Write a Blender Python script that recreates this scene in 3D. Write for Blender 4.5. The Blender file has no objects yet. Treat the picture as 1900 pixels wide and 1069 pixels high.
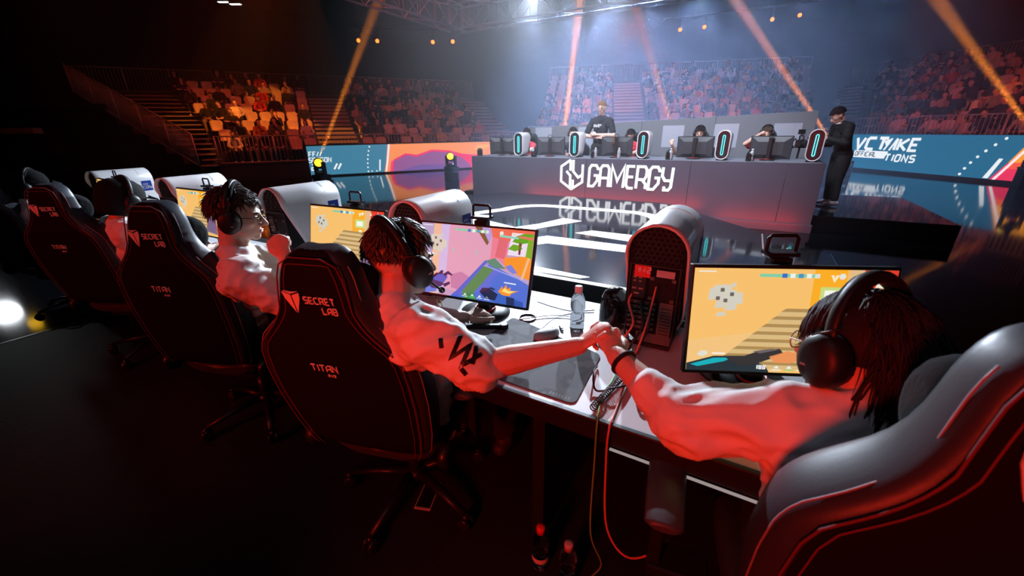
import bpy, bmesh, math, random
from mathutils import Vector, Matrix, Euler, noise
from math import sin, cos, pi, radians as R
rnd = random.Random(7)
S = bpy.context.scene
COL = S.collection
# ------------------------------------------------------------------ camera
TH, PITCH, ROLL = R(29.9), R(21.52), R(-0.8)
fh = Vector((-sin(TH), cos(TH), 0)); r0 = Vector((cos(TH), sin(TH), 0)); zz = Vector((0, 0, 1))
fw = fh*cos(PITCH) - zz*sin(PITCH); u0 = fh*sin(PITCH) + zz*cos(PITCH)
rr = r0*cos(ROLL) + u0*sin(ROLL); uu = u0*cos(ROLL) - r0*sin(ROLL)
cam = bpy.data.cameras.new('camera'); co = bpy.data.objects.new('camera', cam); COL.objects.link(co)
co.matrix_world = Matrix(((rr.x, uu.x, -fw.x, 0), (rr.y, uu.y, -fw.y, 0), (rr.z, uu.z, -fw.z, 1.65), (0, 0, 0, 1)))
cam.sensor_width = 36; cam.lens = 739/1900*36; cam.clip_start = 0.05; cam.clip_end = 300
cam.dof.use_dof = True; cam.dof.focus_distance = 2.2; cam.dof.aperture_fstop = 3.5
S.camera = co
# ------------------------------------------------------------------ world, exposure
w = bpy.data.worlds.new('world'); S.world = w; w.use_nodes = True
w.node_tree.nodes['Background'].inputs[0].default_value = (0.012, 0.016, 0.03, 1)
w.node_tree.nodes['Background'].inputs[1].default_value = 0.12
S.view_settings.view_transform = 'Standard'; S.view_settings.look = 'None'
S.view_settings.exposure = 0.0; S.view_settings.gamma = 1.0; S.view_settings.use_curve_mapping = False
S.cycles.max_bounces = 6; S.cycles.diffuse_bounces = 2; S.cycles.glossy_bounces = 4
S.cycles.transmission_bounces = 6; S.cycles.volume_bounces = 0; S.cycles.transparent_max_bounces = 8
S.cycles.sample_clamp_indirect = 4.0; S.cycles.sample_clamp_direct = 0
S.cycles.caustics_reflective = False; S.cycles.caustics_refractive = False
S.cycles.use_denoising = True
# ------------------------------------------------------------------ lights
def light(name, kind, loc, aim, power, col, size=0.2, angle=40, blend=0.4, sy=None, diff=1, spec=1, vol=1):
    d = bpy.data.lights.new(name, kind); o = bpy.data.objects.new(name, d); COL.objects.link(o)
    o.location = loc; d.energy = power; d.color = col
    v = Vector(aim) - Vector(loc); o.rotation_euler = v.to_track_quat('-Z', 'Y').to_euler()
    if kind == 'SPOT':
        d.spot_size = R(angle); d.spot_blend = blend; d.shadow_soft_size = size
    elif kind == 'AREA':
        d.size = size
        if sy: d.shape = 'RECTANGLE'; d.size_y = sy
    else: d.shadow_soft_size = size
    d.volume_factor = vol
    return o
def P2(x, y, t):
    d = fw + rr*((x-950)/739) + uu*((534.5-y)/739); return Vector((0, 0, 1.65)) + d*t
def beam(loc, aim, power, ang=2.6, col=(1.0, .26, .02), size=.05):
    return light('beam_light', 'SPOT', loc, aim, power, col, size, ang, .5, vol=6)
WHITE = (0.74, 0.85, 1.0); RED = (1.0, 0.032, 0.012); ORANGE = (1.0, 0.26, 0.02)
# white profile lamps on the far arm of the truss: they rake the near desks from behind
light('truss_profile_light', 'SPOT', (-6.4, 12.55, 5.27), (-1.2, 1.2, 0.9), 13500, WHITE, 0.10, 40, 0.5)
light('truss_profile_light', 'SPOT', (-3.4, 12.55, 5.27), (-4.2, 1.2, 0.9), 9000, WHITE, 0.10, 42, 0.5)
light('truss_wash_light', 'SPOT', (-1.0, 5.0, 6.4), (-1.8, 9.2, 0.9), 3000, (.78, .84, 1.0), 0.4, 68, 0.8)
light('truss_wash_light', 'SPOT', (-6.0, 5.0, 6.4), (-3.4, 9.2, 0.9), 2700, (.78, .84, 1.0), 0.4, 68, 0.8)
# added unseen spots that make the haze before the back stand glow blue-white
for i_ in range(9):
    light('haze_fill_light', 'SPOT', (-7.0+1.25*i_, 13.95, 5.4), (-6.9+1.3*i_, 12.9, 0), (11000, 18000, 20000, 18000, 14500, 10000, 6000, 3200, 1200)[i_], (.36, .55, 1.0), 0.4, 82, 1.0)
# red wash from behind the near row
light('red_wash_light', 'SPOT', (-.45, -1.7, 1.62), (-0.25, 1.0, 1.12), 235, RED, 0.22, 66, 0.5)
light('red_wash_light', 'SPOT', (-3.0, -3.2, 2.4), (-2.9, 1.2, 1.35), 330, RED, 0.12, 56, 0.6)
# red footlights at the far panel
for x_, y_, z_, p_, l_ in ((-2.45, 7.80, .30, 15, 3.6), (.25, 7.72, .12, 6, 1.3)):
    light('red_foot_light', 'AREA', (x_, y_, z_), (x_, 8.09, z_+.16), p_, RED, l_, sy=.05)
# orange and red lamps on the stands
for a_, p_, g_, c_ in (((-20.2, 9.6, 2.6), 1500, 12, .24), ((-18.0, 9.2, 1.4), 1100, 10, .2), ((-18.6, 12.4, 1.7), 1300, 12, .22), ((-21.2, 13.0, 3.3), 900, 10, .24), ((-16.6, 13.2, 1.2), 1500, 13, .27), ((-19.4, 11.0, 2.4), 1300, 11, .24)):
    light('stand_light', 'SPOT', (-12.6, 9.4, 8.2), a_, p_*2.1, (1.0, c_, .02), 0.04, g_*1.2, 0.3)
light('stand_light', 'SPOT', (-14.0, 4.0, 9.0), (-21.0, 8.0, 2.4), 420, (1.0, .09, .02), 0.1, 60, 0.7)
light('stand_light', 'SPOT', (-13.0, 8.5, 9.0), (-18.6, 10.5, 1.6), 1300, (1.0, .06, .02), 0.1, 62, 0.7)
light('stand_light', 'SPOT', (-5.0, 6.0, 6.8), (-15.0, 18.0, 1.8), 2200, (1.0, .08, .03), 0.1, 42, 0.7)
light('stand_light', 'SPOT', (-4.0, 14.2, 4.6), (-6.5, 26.0, 3.0), 1500, (1.0, .10, .05), 0.1, 72, 0.7)
for a_ in ((-9.5, 24.0, 2.6), (-6.8, 25.4, 3.4), (-3.4, 26.6, 3.0), (-1.0, 25.6, 2.2)):
    light('stand_light', 'SPOT', (-4.0, 14.2, 4.6), a_, 2200, (1.0, .18, .03), 0.05, 12, 0.3)
light('stand_light', 'SPOT', (2.0, 12.5, 5.4), (9.0, 21.0, 2.4), 1900, (1.0, .07, .03), 0.1, 62, 0.7)
for a_ in ((7.4, 21.4, 2.2), (9.6, 19.4, 2.0), (11.2, 19.6, 3.6)):
    light('stand_light', 'SPOT', (3.0, 12.0, 5.4), a_, 1100, (1.0, .16, .02), 0.04, 12, 0.3)
# added dim overhead fill, no real lamp, lifting shadows on the near row
light('overhead_fill_light', 'AREA', (-.5, -1.5, 6.0), (-.8, 1.2, .8), 12, (.88, .80, 1.0), 3.0)

# ------------------------------------------------------------------ helpers
def ident(): return Matrix.Identity(4)
def TR(x, y, z): return Matrix.Translation((x, y, z))
def RZ(a): return Matrix.Rotation(a, 4, 'Z')
def RX(a): return Matrix.Rotation(a, 4, 'X')
def RY(a): return Matrix.Rotation(a, 4, 'Y')
class MB:
    def __init__(s): s.v = []; s.f = []; s.m = []; s.sm = []
    def add(s, vs, fs, mat=0, M=None, sm=False):
        b = len(s.v)
        if M is not None: vs = [M @ Vector(q) for q in vs]
        s.v += [tuple(q) for q in vs]
        for f in fs: s.f.append([b+i for i in f]); s.m.append(mat); s.sm.append(sm)
        return s
    def box(s, c, d, mat=0, M=None):
        x, y, z = c; a, b, e = d[0]/2, d[1]/2, d[2]/2
        vs = [(x+i*a, y+j*b, z+k*e) for k in (-1, 1) for j in (-1, 1) for i in (-1, 1)]
        return s.add(vs, [(0, 2, 3, 1), (4, 5, 7, 6), (0, 1, 5, 4), (2, 6, 7, 3), (0, 4, 6, 2), (1, 3, 7, 5)], mat, M)
    def loft(s, rings, mat=0, M=None, cap=(True, True), closed=True, sm=True, wrap=False):
        n = len(rings[0]); vs = [q for r in rings for q in r]; fs = []
        k = len(rings)
        for i in range(k if wrap else k-1):
            i2 = (i+1) % k
            for j in range(n if closed else n-1):
                j2 = (j+1) % n
                fs.append((i*n+j, i*n+j2, i2*n+j2, i2*n+j))
        s.add(vs, fs, mat, M, sm)
        b = len(s.v)-len(vs)
        if not wrap:
            if cap[0]: s.f.append([b+j for j in range(n)][::-1]); s.m.append(mat); s.sm.append(False)
            if cap[1]: s.f.append([b+(k-1)*n+j for j in range(n)]); s.m.append(mat); s.sm.append(False)
        return s
    def tube(s, pts, r, n=8, mat=0, M=None, closed=False, flat=1.0, up=None):
        pts = [Vector(p) for p in pts]; k = len(pts)
        rs = r if isinstance(r, (list, tuple)) else [r]*k
        rings = []; u = Vector(up) if up else None
        for i, p in enumerate(pts):
            if closed: t = pts[(i+1) % k]-pts[i-1]
            else: t = pts[min(i+1, k-1)]-pts[max(i-1, 0)]
            if t.length < 1e-9: t = Vector((0, 0, 1))
            t.normalize()
            if u is None:
                u = Vector((0, 0, 1)) if abs(t.z) < .9 else Vector((1, 0, 0))
            a = u - t*u.dot(t)
            if a.length < 1e-6: a = t.orthogonal()
            a.normalize(); b = t.cross(a); u = a
            rings.append([p + a*(rs[i]*flat*cos(q)) + b*(rs[i]*sin(q)) for q in [2*pi*j/n for j in range(n)]])
        return s.loft(rings, mat, M, wrap=closed)
    def lathe(s, prof, n=16, mat=0, M=None, cap=(True, True)):
        return s.loft([[(r*cos(2*pi*j/n), r*sin(2*pi*j/n), z) for j in range(n)] for r, z in prof], mat, M, cap=cap)
    def ell(s, c, r, nu=12, nv=8, mat=0, M=None):
        rings = []
        for i in range(nv+1):
            a = -pi/2 + pi*i/nv; q = max(cos(a), .02)
            rings.append([(c[0]+r[0]*q*cos(2*pi*j/nu), c[1]+r[1]*q*sin(2*pi*j/nu), c[2]+r[2]*sin(a)) for j in range(nu)])
        return s.loft(rings, mat, M)
    def prism(s, poly, z0, z1, mat=0, M=None):
        n = len(poly); vs = [(x, y, z0) for x, y in poly]+[(x, y, z1) for x, y in poly]
        return s.add(vs, [tuple(range(n))[::-1], tuple(range(n, 2*n))]+[(i, (i+1) % n, n+(i+1) % n, n+i) for i in range(n)], mat, M)
    def mesh(s, name, mats):
        me = bpy.data.meshes.new(name); me.from_pydata(s.v, [], s.f)
        for m in (mats if isinstance(mats, (list, tuple)) else [mats]): me.materials.append(m)
        me.polygons.foreach_set('material_index', s.m); me.polygons.foreach_set('use_smooth', s.sm); me.update()
        return me
    def build(s, name, mats, parent=None, bevel=0, M=None, seg=2, sub=0):
        me = s.mesh(name, mats); return link(name, me, parent, bevel, M, seg, sub)
def fixn(me):
    b = bmesh.new(); b.from_mesh(me); bmesh.ops.recalc_face_normals(b, faces=b.faces); b.to_mesh(me); b.free()
def link(name, me, parent=None, bevel=0, M=None, seg=2, sub=0):
    fixn(me)
    o = bpy.data.objects.new(name, me); COL.objects.link(o)
    if parent: o.parent = parent
    if M is not None: o.matrix_local = M
    if bevel:
        q = o.modifiers.new('bevel', 'BEVEL'); q.width = bevel; q.segments = seg; q.limit_method = 'ANGLE'; q.angle_limit = R(40); q.harden_normals = False
    if sub:
        q = o.modifiers.new('sub', 'SUBSURF'); q.levels = sub; q.render_levels = sub
    return o
def thing(name, label, cat, loc=(0, 0, 0), rz=0, group=None, M=None):
    o = bpy.data.objects.new(name, None); COL.objects.link(o); o.empty_display_size = .1
    o.location = loc; o.rotation_euler = (0, 0, rz)
    if M is not None: o.matrix_world = M
    return tag(o, label, cat, group)
def tag(o, label, cat, group=None):
    o['label'] = label; o['category'] = cat
    if group: o['group'] = group
    return o
def struct(o): o['kind'] = 'structure'; return o
def stuff(o): o['kind'] = 'stuff'; return o
def kids(o): return [c for c in bpy.data.objects if c.parent == o]
def dup(root, M=None, label=None, group=None, kidmap=None):
    r = root.copy(); COL.objects.link(r)
    if M is not None: r.matrix_world = M
    if label: r['label'] = label
    if group: r['group'] = group
    def rec(src, dst):
        for c in src.children:
            d = c.copy(); COL.objects.link(d); d.parent = dst; rec(c, d)
    rec(root, r); return r
_mats = {}
def mat(name, col, rough=.5, metal=0., emit=0., ecol=None, alpha=1, spec=.5, trans=0, ior=1.45, noise_=None, bump=None, sheen=0, coat=0, sss=0):
    if name in _mats: return _mats[name]
    m = bpy.data.materials.new(name); m.use_nodes = True; nt = m.node_tree; p = nt.nodes['Principled BSDF']
    I = p.inputs
    I['Base Color'].default_value = (*col, 1); I['Roughness'].default_value = rough; I['Metallic'].default_value = metal
    I['Specular IOR Level'].default_value = spec; I['IOR'].default_value = ior
    if emit: I['Emission Color'].default_value = (*(ecol or col), 1); I['Emission Strength'].default_value = emit
    if trans: I['Transmission Weight'].default_value = trans
    if sheen: I['Sheen Weight'].default_value = sheen
    if coat: I['Coat Weight'].default_value = coat; I['Coat Roughness'].default_value = .1
    if noise_ or bump:
        tc = nt.nodes.new('ShaderNodeTexCoord')
    if noise_:
        sc, amt = noise_; n = nt.nodes.new('ShaderNodeTexNoise'); n.inputs['Scale'].default_value = sc; n.inputs['Detail'].default_value = 6
        nt.links.new(tc.outputs['Object'], n.inputs['Vector'])
        mx = nt.nodes.new('ShaderNodeMix'); mx.data_type = 'RGBA'
        mx.inputs[6].default_value = tuple(c*(1-amt) for c in col)+(1,); mx.inputs[7].default_value = tuple(min(1, c*(1+amt)) for c in col)+(1,)
        nt.links.new(n.outputs['Fac'], mx.inputs[0]); nt.links.new(mx.outputs[2], I['Base Color'])
    if bump:
        sc, st = bump; n = nt.nodes.new('ShaderNodeTexNoise'); n.inputs['Scale'].default_value = sc; n.inputs['Detail'].default_value = 4
        nt.links.new(tc.outputs['Object'], n.inputs['Vector'])
        b = nt.nodes.new('ShaderNodeBump'); b.inputs['Strength'].default_value = st; b.inputs['Distance'].default_value = .01
        nt.links.new(n.outputs['Fac'], b.inputs['Height']); nt.links.new(b.outputs[0], I['Normal'])
    _mats[name] = m; return m
def emis(name, col, st=1.0): return mat(name, (0.01, 0.01, 0.01), .6, emit=st, ecol=col)
def smoothpath(pts, n=6):
    P = [Vector(p) for p in pts]; out = []
    for i in range(len(P)-1):
        a = P[max(i-1, 0)]; b = P[i]; c = P[i+1]; d = P[min(i+2, len(P)-1)]
        for k in range(n):
            t = k/n
            out.append(.5*((2*b)+(c-a)*t+(2*a-5*b+4*c-d)*t*t+(3*b-a-3*c+d)*t**3))
    out.append(P[-1]); return out
# stroke lettering: polylines on a 0..1 x 0..1 grid
G = {
 'A': [[(0, 0), (0, .75), (.25, 1), (.6, 1), (.6, 0)], [(0, .4), (.6, .4)]],
 'B': [[(0, 0), (0, 1), (.5, 1), (.6, .85), (.6, .65), (.45, .52), (0, .52)], [(.45, .52), (.6, .4), (.6, .12), (.5, 0), (0, 0)]],
 'C': [[(.6, 1), (.12, 1), (0, .85), (0, .15), (.12, 0), (.6, 0)]],
 'E': [[(.55, 1), (0, 1), (0, 0), (.55, 0)], [(0, .5), (.45, .5)]],
 'F': [[(.55, 1), (0, 1), (0, 0)], [(0, .5), (.45, .5)]],
 'G': [[(.6, .8), (.6, 1), (.15, 1), (0, .82), (0, 0), (.35, 0), (.6, .18), (.6, .5), (.35, .5)]],
 'I': [[(.1, 0), (.1, 1)]],
 'K': [[(0, 0), (0, 1)], [(.6, 1), (.1, .5), (.6, 0)]],
 'L': [[(0, 1), (0, 0), (.55, 0)]],
 'M': [[(0, 0), (0, 1), (.4, .35), (.8, 1), (.8, 0)]],
 'N': [[(0, 0), (0, 1), (.6, 0), (.6, 1)]],
 'O': [[(.1, 0), (0, .15), (0, .85), (.1, 1), (.5, 1), (.6, .85), (.6, .15), (.5, 0), (.1, 0)]],
 'R': [[(0, 0), (0, 1), (.5, 1), (.6, .85), (.6, .6), (.48, .46), (0, .46)], [(.4, .46), (.6, 0)]],
 'S': [[(.6, 1), (.1, 1), (0, .85), (0, .62), (.12, .52), (.5, .5), (.6, .38), (.6, .12), (.5, 0), (0, 0)]],
 'T': [[(0, 1), (.64, 1)], [(.32, 1), (.32, 0)]],
 'V': [[(0, 1), (.32, 0), (.64, 1)]],
 'W': [[(0, 1), (.2, 0), (.42, .7), (.64, 0), (.84, 1)]],
 'Y': [[(0, 1), (0, .55), (.35, .3), (.6, .3)], [(.6, 1), (.6, .1), (.4, 0), (.1, 0)]],
 'y': [[(0, 1), (.3, .5), (.6, 1)], [(.3, .5), (.3, 0)]],
 '/': [[(0, 0), (.35, 1)]], '#': [[(.15, 0), (.25, 1)], [(.4, 0), (.5, 1)], [(0, .33), (.6, .33)], [(.02, .68), (.62, .68)]],
 '0': [[(0, 0), (0, 1), (.5, 1), (.5, 0), (0, 0)]], '1': [[(.1, 1), (.25, 1), (.25, 0)]],
 '2': [[(0, 1), (.55, 1), (.55, .55), (0, .45), (0, 0), (.55, 0)]], '4': [[(.4, 0), (.4, 1), (0, .3), (.6, .3)]],
 '5': [[(.5, 1), (0, 1), (0, .55), (.5, .5), (.5, 0), (0, 0)]], '7': [[(0, 1), (.55, 1), (.2, 0)]],
 'e': [[(0, .35), (.5, .35), (.5, .6), (0, .65), (0, 0), (.5, 0)]], 'v': [[(0, .65), (.25, 0), (.5, .65)]], 'o': [[(0, 0), (0, .65), (.5, .65), (.5, 0), (0, 0)]],
 'i': [[(.1, 0), (.1, .65)], [(.1, .85), (.1, .98)]], 'n': [[(0, 0), (0, .65), (.5, .6), (.5, 0)]], 't': [[(.15, 1), (.15, 0), (.4, 0)], [(0, .65), (.4, .65)]], 'l': [[(.1, 1), (.1, 0)]],
 'r': [[(0, 0), (0, .65), (.4, .65)]], 'c': [[(.5, .65), (0, .65), (0, 0), (.5, 0)]], '*': [[(0, .5), (.5, 1)], [(.1, .2), (.5, .5)], [(.4, 0), (.6, .55)]], '>': [[(0, 1), (.3, .5), (0, 0)]],
 ' ': []}
def strokes(mb, lines, w, M, depth=.002, mat=0):
    """flat ribbons of width w in the local x,y plane of M, depth along z"""
    for pl in lines:
        k = len(pl); P = [Vector((x, y)) for x, y in pl]
        closed = (P[0]-P[-1]).length < 1e-6 and k > 2
        if closed: P = P[:-1]; k -= 1
        L = []; Rr = []
        for i in range(k):
            a = P[i-1] if (i > 0 or closed) else None; c = P[(i+1) % k] if (i < k-1 or closed) else None
            if a is None: t = (c-P[i]).normalized(); nn = Vector((-t.y, t.x)); q = P[i]-t*w*.5*0; s = 1
            elif c is None: t = (P[i]-a).normalized(); nn = Vector((-t.y, t.x)); q = P[i]; s = 1
            else:
                t1 = (P[i]-a).normalized(); t2 = (c-P[i]).normalized(); t = (t1+t2)
                if t.length < 1e-4: t = t1
                t.normalize(); nn = Vector((-t.y, t.x)); s = 1/max(.45, abs(nn.dot(Vector((-t1.y, t1.x))))); q = P[i]
            L.append(q+nn*w/2*s); Rr.append(q-nn*w/2*s)
        vs = [(p.x, p.y, z) for z in (0, depth) for p in L+Rr]; fs = []; n2 = 2*k
        for i in range(k if closed else k-1):
            j = (i+1) % k
            fs += [(n2+i, n2+k+i, n2+k+j, n2+j), (i, j, k+j, k+i), (i, n2+i, n2+j, j), (k+i, k+j, n2+k+j, n2+k+i)]
        if not closed: fs += [(0, k, n2+k, n2), (k-1, n2+k-1, n2+k+k-1, k+k-1)]
        mb.add(vs, fs, mat, M)
def text(mb, s, h, M, w=.14, gap=.28, depth=.002, slant=0, sx=1., mat=0, center=False):
    x = 0; out = []
    for ch in s:
        g = G.get(ch, G.get(ch.upper(), [])); mx = 0
        for pl in g:
            out.append([((px*sx+x+py*slant)*h, py*h) for px, py in pl]); mx = max(mx, max(p[0] for p in pl))
        x += (mx if g else .35)*sx+gap
    if center: out = [[(a-(x-gap)*h/2, b) for a, b in pl] for pl in out]
    strokes(mb, out, w*h, M, depth, mat); return (x-gap)*h
def frame(o, x, y):
    """matrix with origin o, local x, local y (orthogonalised)"""
    x = Vector(x).normalized(); y = Vector(y); y = (y-x*y.dot(x)).normalized(); z = x.cross(y)
    return Matrix(((x.x, y.x, z.x, o[0]), (x.y, y.y, z.y, o[1]), (x.z, y.z, z.z, o[2]), (0, 0, 0, 1)))
def colmesh(name, quads, M=None, parent=None, strength=1.0, mname='screen_image'):
    """flat picture made of coloured polygons [(poly2d, colour, layer)] shown by an emissive screen"""
    mb = MB(); cols = []
    for poly, c, z in quads:
        mb.add([(x, y, z*.0003) for x, y in poly], [tuple(range(len(poly)))]); cols.append(c)
    me = bpy.data.meshes.new(name); me.from_pydata(mb.v, [], mb.f)
    at = me.attributes.new('Col', 'FLOAT_COLOR', 'FACE')
    for i, c in enumerate(cols): at.data[i].color = (*[lin(q) for q in c], 1)
    mm = mname+'_%g' % strength
    if mm not in _mats:
        m = bpy.data.materials.new(mm); m.use_nodes = True; nt = m.node_tree; p = nt.nodes['Principled BSDF']
        a = nt.nodes.new('ShaderNodeAttribute'); a.attribute_name = 'Col'
        p.inputs['Base Color'].default_value = (.01, .01, .01, 1); p.inputs['Roughness'].default_value = .4
        nt.links.new(a.outputs['Color'], p.inputs['Emission Color']); p.inputs['Emission Strength'].default_value = strength
        _mats[mm] = m
    me.materials.append(_mats[mm])
    o = bpy.data.objects.new(name, me); COL.objects.link(o)
    if parent: o.parent = parent
    if M is not None: o.matrix_local = M
    return o
def lin(c):
    c = c/255.; return c/12.92 if c <= .04045 else ((c+.055)/1.055)**2.4
def C(*a): return tuple(lin(q) for q in a)
# ------------------------------------------------------------------ materials
M_floor = mat('black_gloss_floor', (.006, .006, .008), .07, spec=.5)
M_deck = mat('dark_vinyl_deck', (.014, .012, .013), .45, spec=.35, noise_=(9, .35), bump=(60, .15))
M_plat = mat('stage_gloss', (.022, .024, .032), .05, spec=.6, coat=.5)
M_black = mat('black_paint', (.008, .008, .009), .5)
M_blackm = mat('matt_black', (.006, .006, .007), .8, spec=.2)
M_wall = mat('dark_hall_wall', (.012, .013, .018), .9, spec=.1)
M_panel = mat('charcoal_panel', (.075, .078, .106), .42, spec=.4, noise_=(1.5, .12))
M_back = mat('grey_backdrop', (.16, .17, .19), .6, spec=.3)
M_pale = mat('pale_rectangle', (.34, .37, .43), .35)
M_led = emis('white_led', (.95, .97, 1.0), 1.7)
M_ledw = emis('white_letters', (.95, .98, 1.0), 1.25)
M_alu = mat('truss_aluminium', (.20, .20, .23), .5, .5)
M_rail = mat('galvanised_rail', (.42, .40, .40), .5, .25)
M_step = mat('steel_step', (.30, .28, .27), .5, .2)
M_tier = mat('black_tier', (.022, .02, .022), .6)
# ------------------------------------------------------------------ setting
m = MB(); m.box((0, 12, -.15), (100, 90, .3)); struct(m.build('floor', M_floor))
m = MB(); m.box((0, 14, 12.6), (90, 80, .2)); struct(m.build('ceiling', M_wall))
for nm, c, d in (('wall_back', (0, 46, 6), (90, .3, 13)), ('wall_left', (-42, 14, 6), (.3, 80, 13)), ('wall_right', (40, 14, 6), (.3, 80, 13)), ('wall_front', (0, -20, 6), (90, .3, 13))):
    m = MB(); m.box(c, d); struct(m.build(nm, M_wall))
# low vinyl deck that the near row sits on, with its metal edge
m = MB(); m.box((1.42, -.6, .04), (13.0, 5.4, .08)); dk = struct(m.build('team_deck', M_deck, M=TR(0, 0, 0)))
m = MB(); m.box((-5.085, -.6, .041), (.02, 5.4, .084)); m.build('edge_strip', mat('edge_metal', (.3, .3, .32), .3, .9), dk)
# riser under the far team
m = MB(); m.box((-1.6, 9.65, .14), (8.9, 2.9, .28)); struct(m.build('team_riser', M_floor, bevel=.01))
# central stage
oct_ = [(-5.75, 3.12), (.9, 3.12), (.9, 5.05), (-1.15, 7.5), (-4.4, 7.5), (-5.75, 5.9)]
m = MB(); m.prism(oct_, .03, .43); st = struct(m.build('stage', M_plat, bevel=.012))
m = MB(); m.prism([(x*.985-.04, y*.985+.08) for x, y in oct_], .0, .03); m.build('plinth', M_black, st)
def band(poly, nm='light_band'):
    m = MB(); m.prism(poly, .43, .4325); m.build(nm, M_led, st)
# luminous line pattern let into the stage top
def rib(pts, wd, closed=False):
    P = [Vector(p) for p in pts]; L = []; Q = []
    for i, p in enumerate(P):
        t = (P[min(i+1, len(P)-1)]-P[max(i-1, 0)]).normalized(); nn = Vector((-t.y, t.x)); L.append(tuple(p+nn*wd/2)); Q.append(tuple(p-nn*wd/2))
    return L, Q
def ribbon(pts, wd):
    L, Q = rib(pts, wd); m = MB()
    for i in range(len(L)-1): m.prism([Q[i], Q[i+1], L[i+1], L[i]], .43, .4325)
    return m
def arc(c, r, a0, a1, n=8): return [(c[0]+r*cos(R(a0+(a1-a0)*i/n)), c[1]+r*sin(R(a0+(a1-a0)*i/n))) for i in range(n+1)]
outer = [(-3.95, 4.72), (-3.42, 5.75)] + arc((-2.80, 5.75), .62, 170, 90, 8) + [(-2.0, 6.4)] + arc((-1.55, 5.85), .56, 90, 12, 8) + [(-.83, 5.15), (-.55, 4.45)]
ribbon(outer, .20).build('light_band', M_led, st)
band([(-3.95, 4.82), (-3.80, 4.60), (-3.0, 3.98), (-2.76, 4.02), (-2.37, 4.62), (-1.95, 5.43), (-2.26, 5.50), (-2.42, 4.99), (-2.62, 4.66), (-2.87, 4.75), (-3.55, 5.0)])
band([(-1.77, 4.72), (-1.0, 4.60), (-.45, 4.52), (-.45, 4.82), (-1.02, 4.92), (-1.62, 4.93)])
band([(-2.62, 3.70), (-2.17, 4.22), (-2.02, 4.42), (-1.03, 4.42), (-.3, 4.42), (-.3, 4.12), (-.97, 4.15), (-1.88, 4.11), (-2.2, 3.70)])
band([(-2.6, 3.36), (-1.62, 3.28), (-1.06, 3.23), (-1.13, 3.165), (-1.6, 3.155), (-2.6, 3.155)])
m = MB(); m.box((-2.4, 3.118, .42), (6.6, .012, .022)); m.build('light_edge', M_led, st)
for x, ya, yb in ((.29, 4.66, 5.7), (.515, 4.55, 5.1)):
    m = MB(); m.box((x, (ya+yb)/2, .4306), (.016, yb-ya, .001)); m.build('pink_line', emis('line_pink', (.55, .42, .45), .6), st)  # two thin faintly glowing pink lines on the stage top
# ------------------------------------------------------------------ far team desk
fd = thing('team_desk', 'long charcoal team desk on the far side of the stage, white lettering across its front', 'desk', (-2.3, 8.09, 0))
def fdx(x): return x+2.3
edges = [-5.7, -2.87, -.9, .56, 1.06]
for a, b in zip(edges, edges[1:]):
    m = MB(); m.box((fdx((a+b)/2), .02, .555+.07), (b-a-.006, .04, 1.11-.14)); m.build('panel', M_panel, fd, bevel=.003)
m = MB(); m.box((fdx(-2.32), .0, .07), (6.80, .09, .14)); m.build('plinth', M_panel, fd, bevel=.004)
m = MB(); m.box((fdx(1.04), .5, .56), (.04, .92, 1.1)); m.build('side_panel', M_panel, fd, bevel=.003)
m = MB(); m.box((fdx(-5.68), .5, .56), (.04, .92, 1.1)); m.build('side_panel', M_panel, fd, bevel=.003)
m = MB(); m.box((fdx(-2.32), .53, 1.085), (6.76, .98, .044)); m.build('desktop', mat('grey_desktop', (.20, .21, .24), .35), fd, bevel=.004)
Mx = frame((fdx(-2.80), -.003, .575), (1, 0, 0), (0, 0, 1))
LOGO = {'G': [[(.62, .78), (.62, .86), (.48, 1), (.14, 1), (0, .86), (0, .0), (.34, .0), (.62, .28), (.62, .52), (.34, .52)]],
 'A': [[(0, 0), (0, .86), (.14, 1), (.48, 1), (.62, .86), (.62, 0)], [(0, .42), (.62, .42)]],
 'M': [[(0, 0), (0, 1), (.43, .3), (.86, 1), (.86, 0)]], 'E': [[(.5, 1), (0, 1), (0, .14), (.14, 0), (.5, 0)], [(0, .52), (.44, .52)]],
 'R': [[(0, 0), (0, 1), (.48, 1), (.62, .86), (.62, .58), (.5, .42), (.1, .42)], [(.34, .42), (.62, .22), (.62, 0)]],
 'Y': [[(0, 1), (0, .62), (.2, .42), (.62, .42)], [(.62, 1), (.62, .14), (.48, 0), (.2, 0), (.2, .16)]]}
m = MB(); h = .41; x = 0; L = []
for ch in 'GAMERGY':
    g = LOGO[ch]; mx = max(p[0] for q in g for p in q)
    L += [[((px*.86+x+(py)*.03)*h, py*h) for px, py in q] for q in g]; x += mx*.86+.17
sc = 1.60/((x-.17)*h); L = [[(a*sc, b) for a, b in q] for q in L]
strokes(m, L, .052, Mx, .006); m.build('lettering', M_ledw, fd)
Mx = frame((fdx(-3.175), -.003, .795), (1, 0, 0), (0, 0, 1))
L = [[(-.035, .285), (-.24, .15), (-.24, -.15), (-.035, -.28), (-.035, -.02), (-.13, .05)], [(.035, .28), (.035, .05), (.14, -.02), (.035, -.1)], [(.24, .17), (.24, -.15), (.035, -.28), (.035, -.12)], [(.24, -.02), (.14, -.02)]]
L = [[(-.03, .07), (-.03, .285)], [(-.03, .285), (-.235, .15), (-.235, -.15), (-.03, -.285), (-.03, -.03), (-.12, .06)], [(.03, .285), (.03, .06), (.145, -.06), (.235, .0)], [(.235, .2), (.235, -.15), (.03, -.285), (.03, -.11)]]
m = MB(); strokes(m, L, .05, Mx, .006); m.build('emblem', M_ledw, fd)
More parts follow.
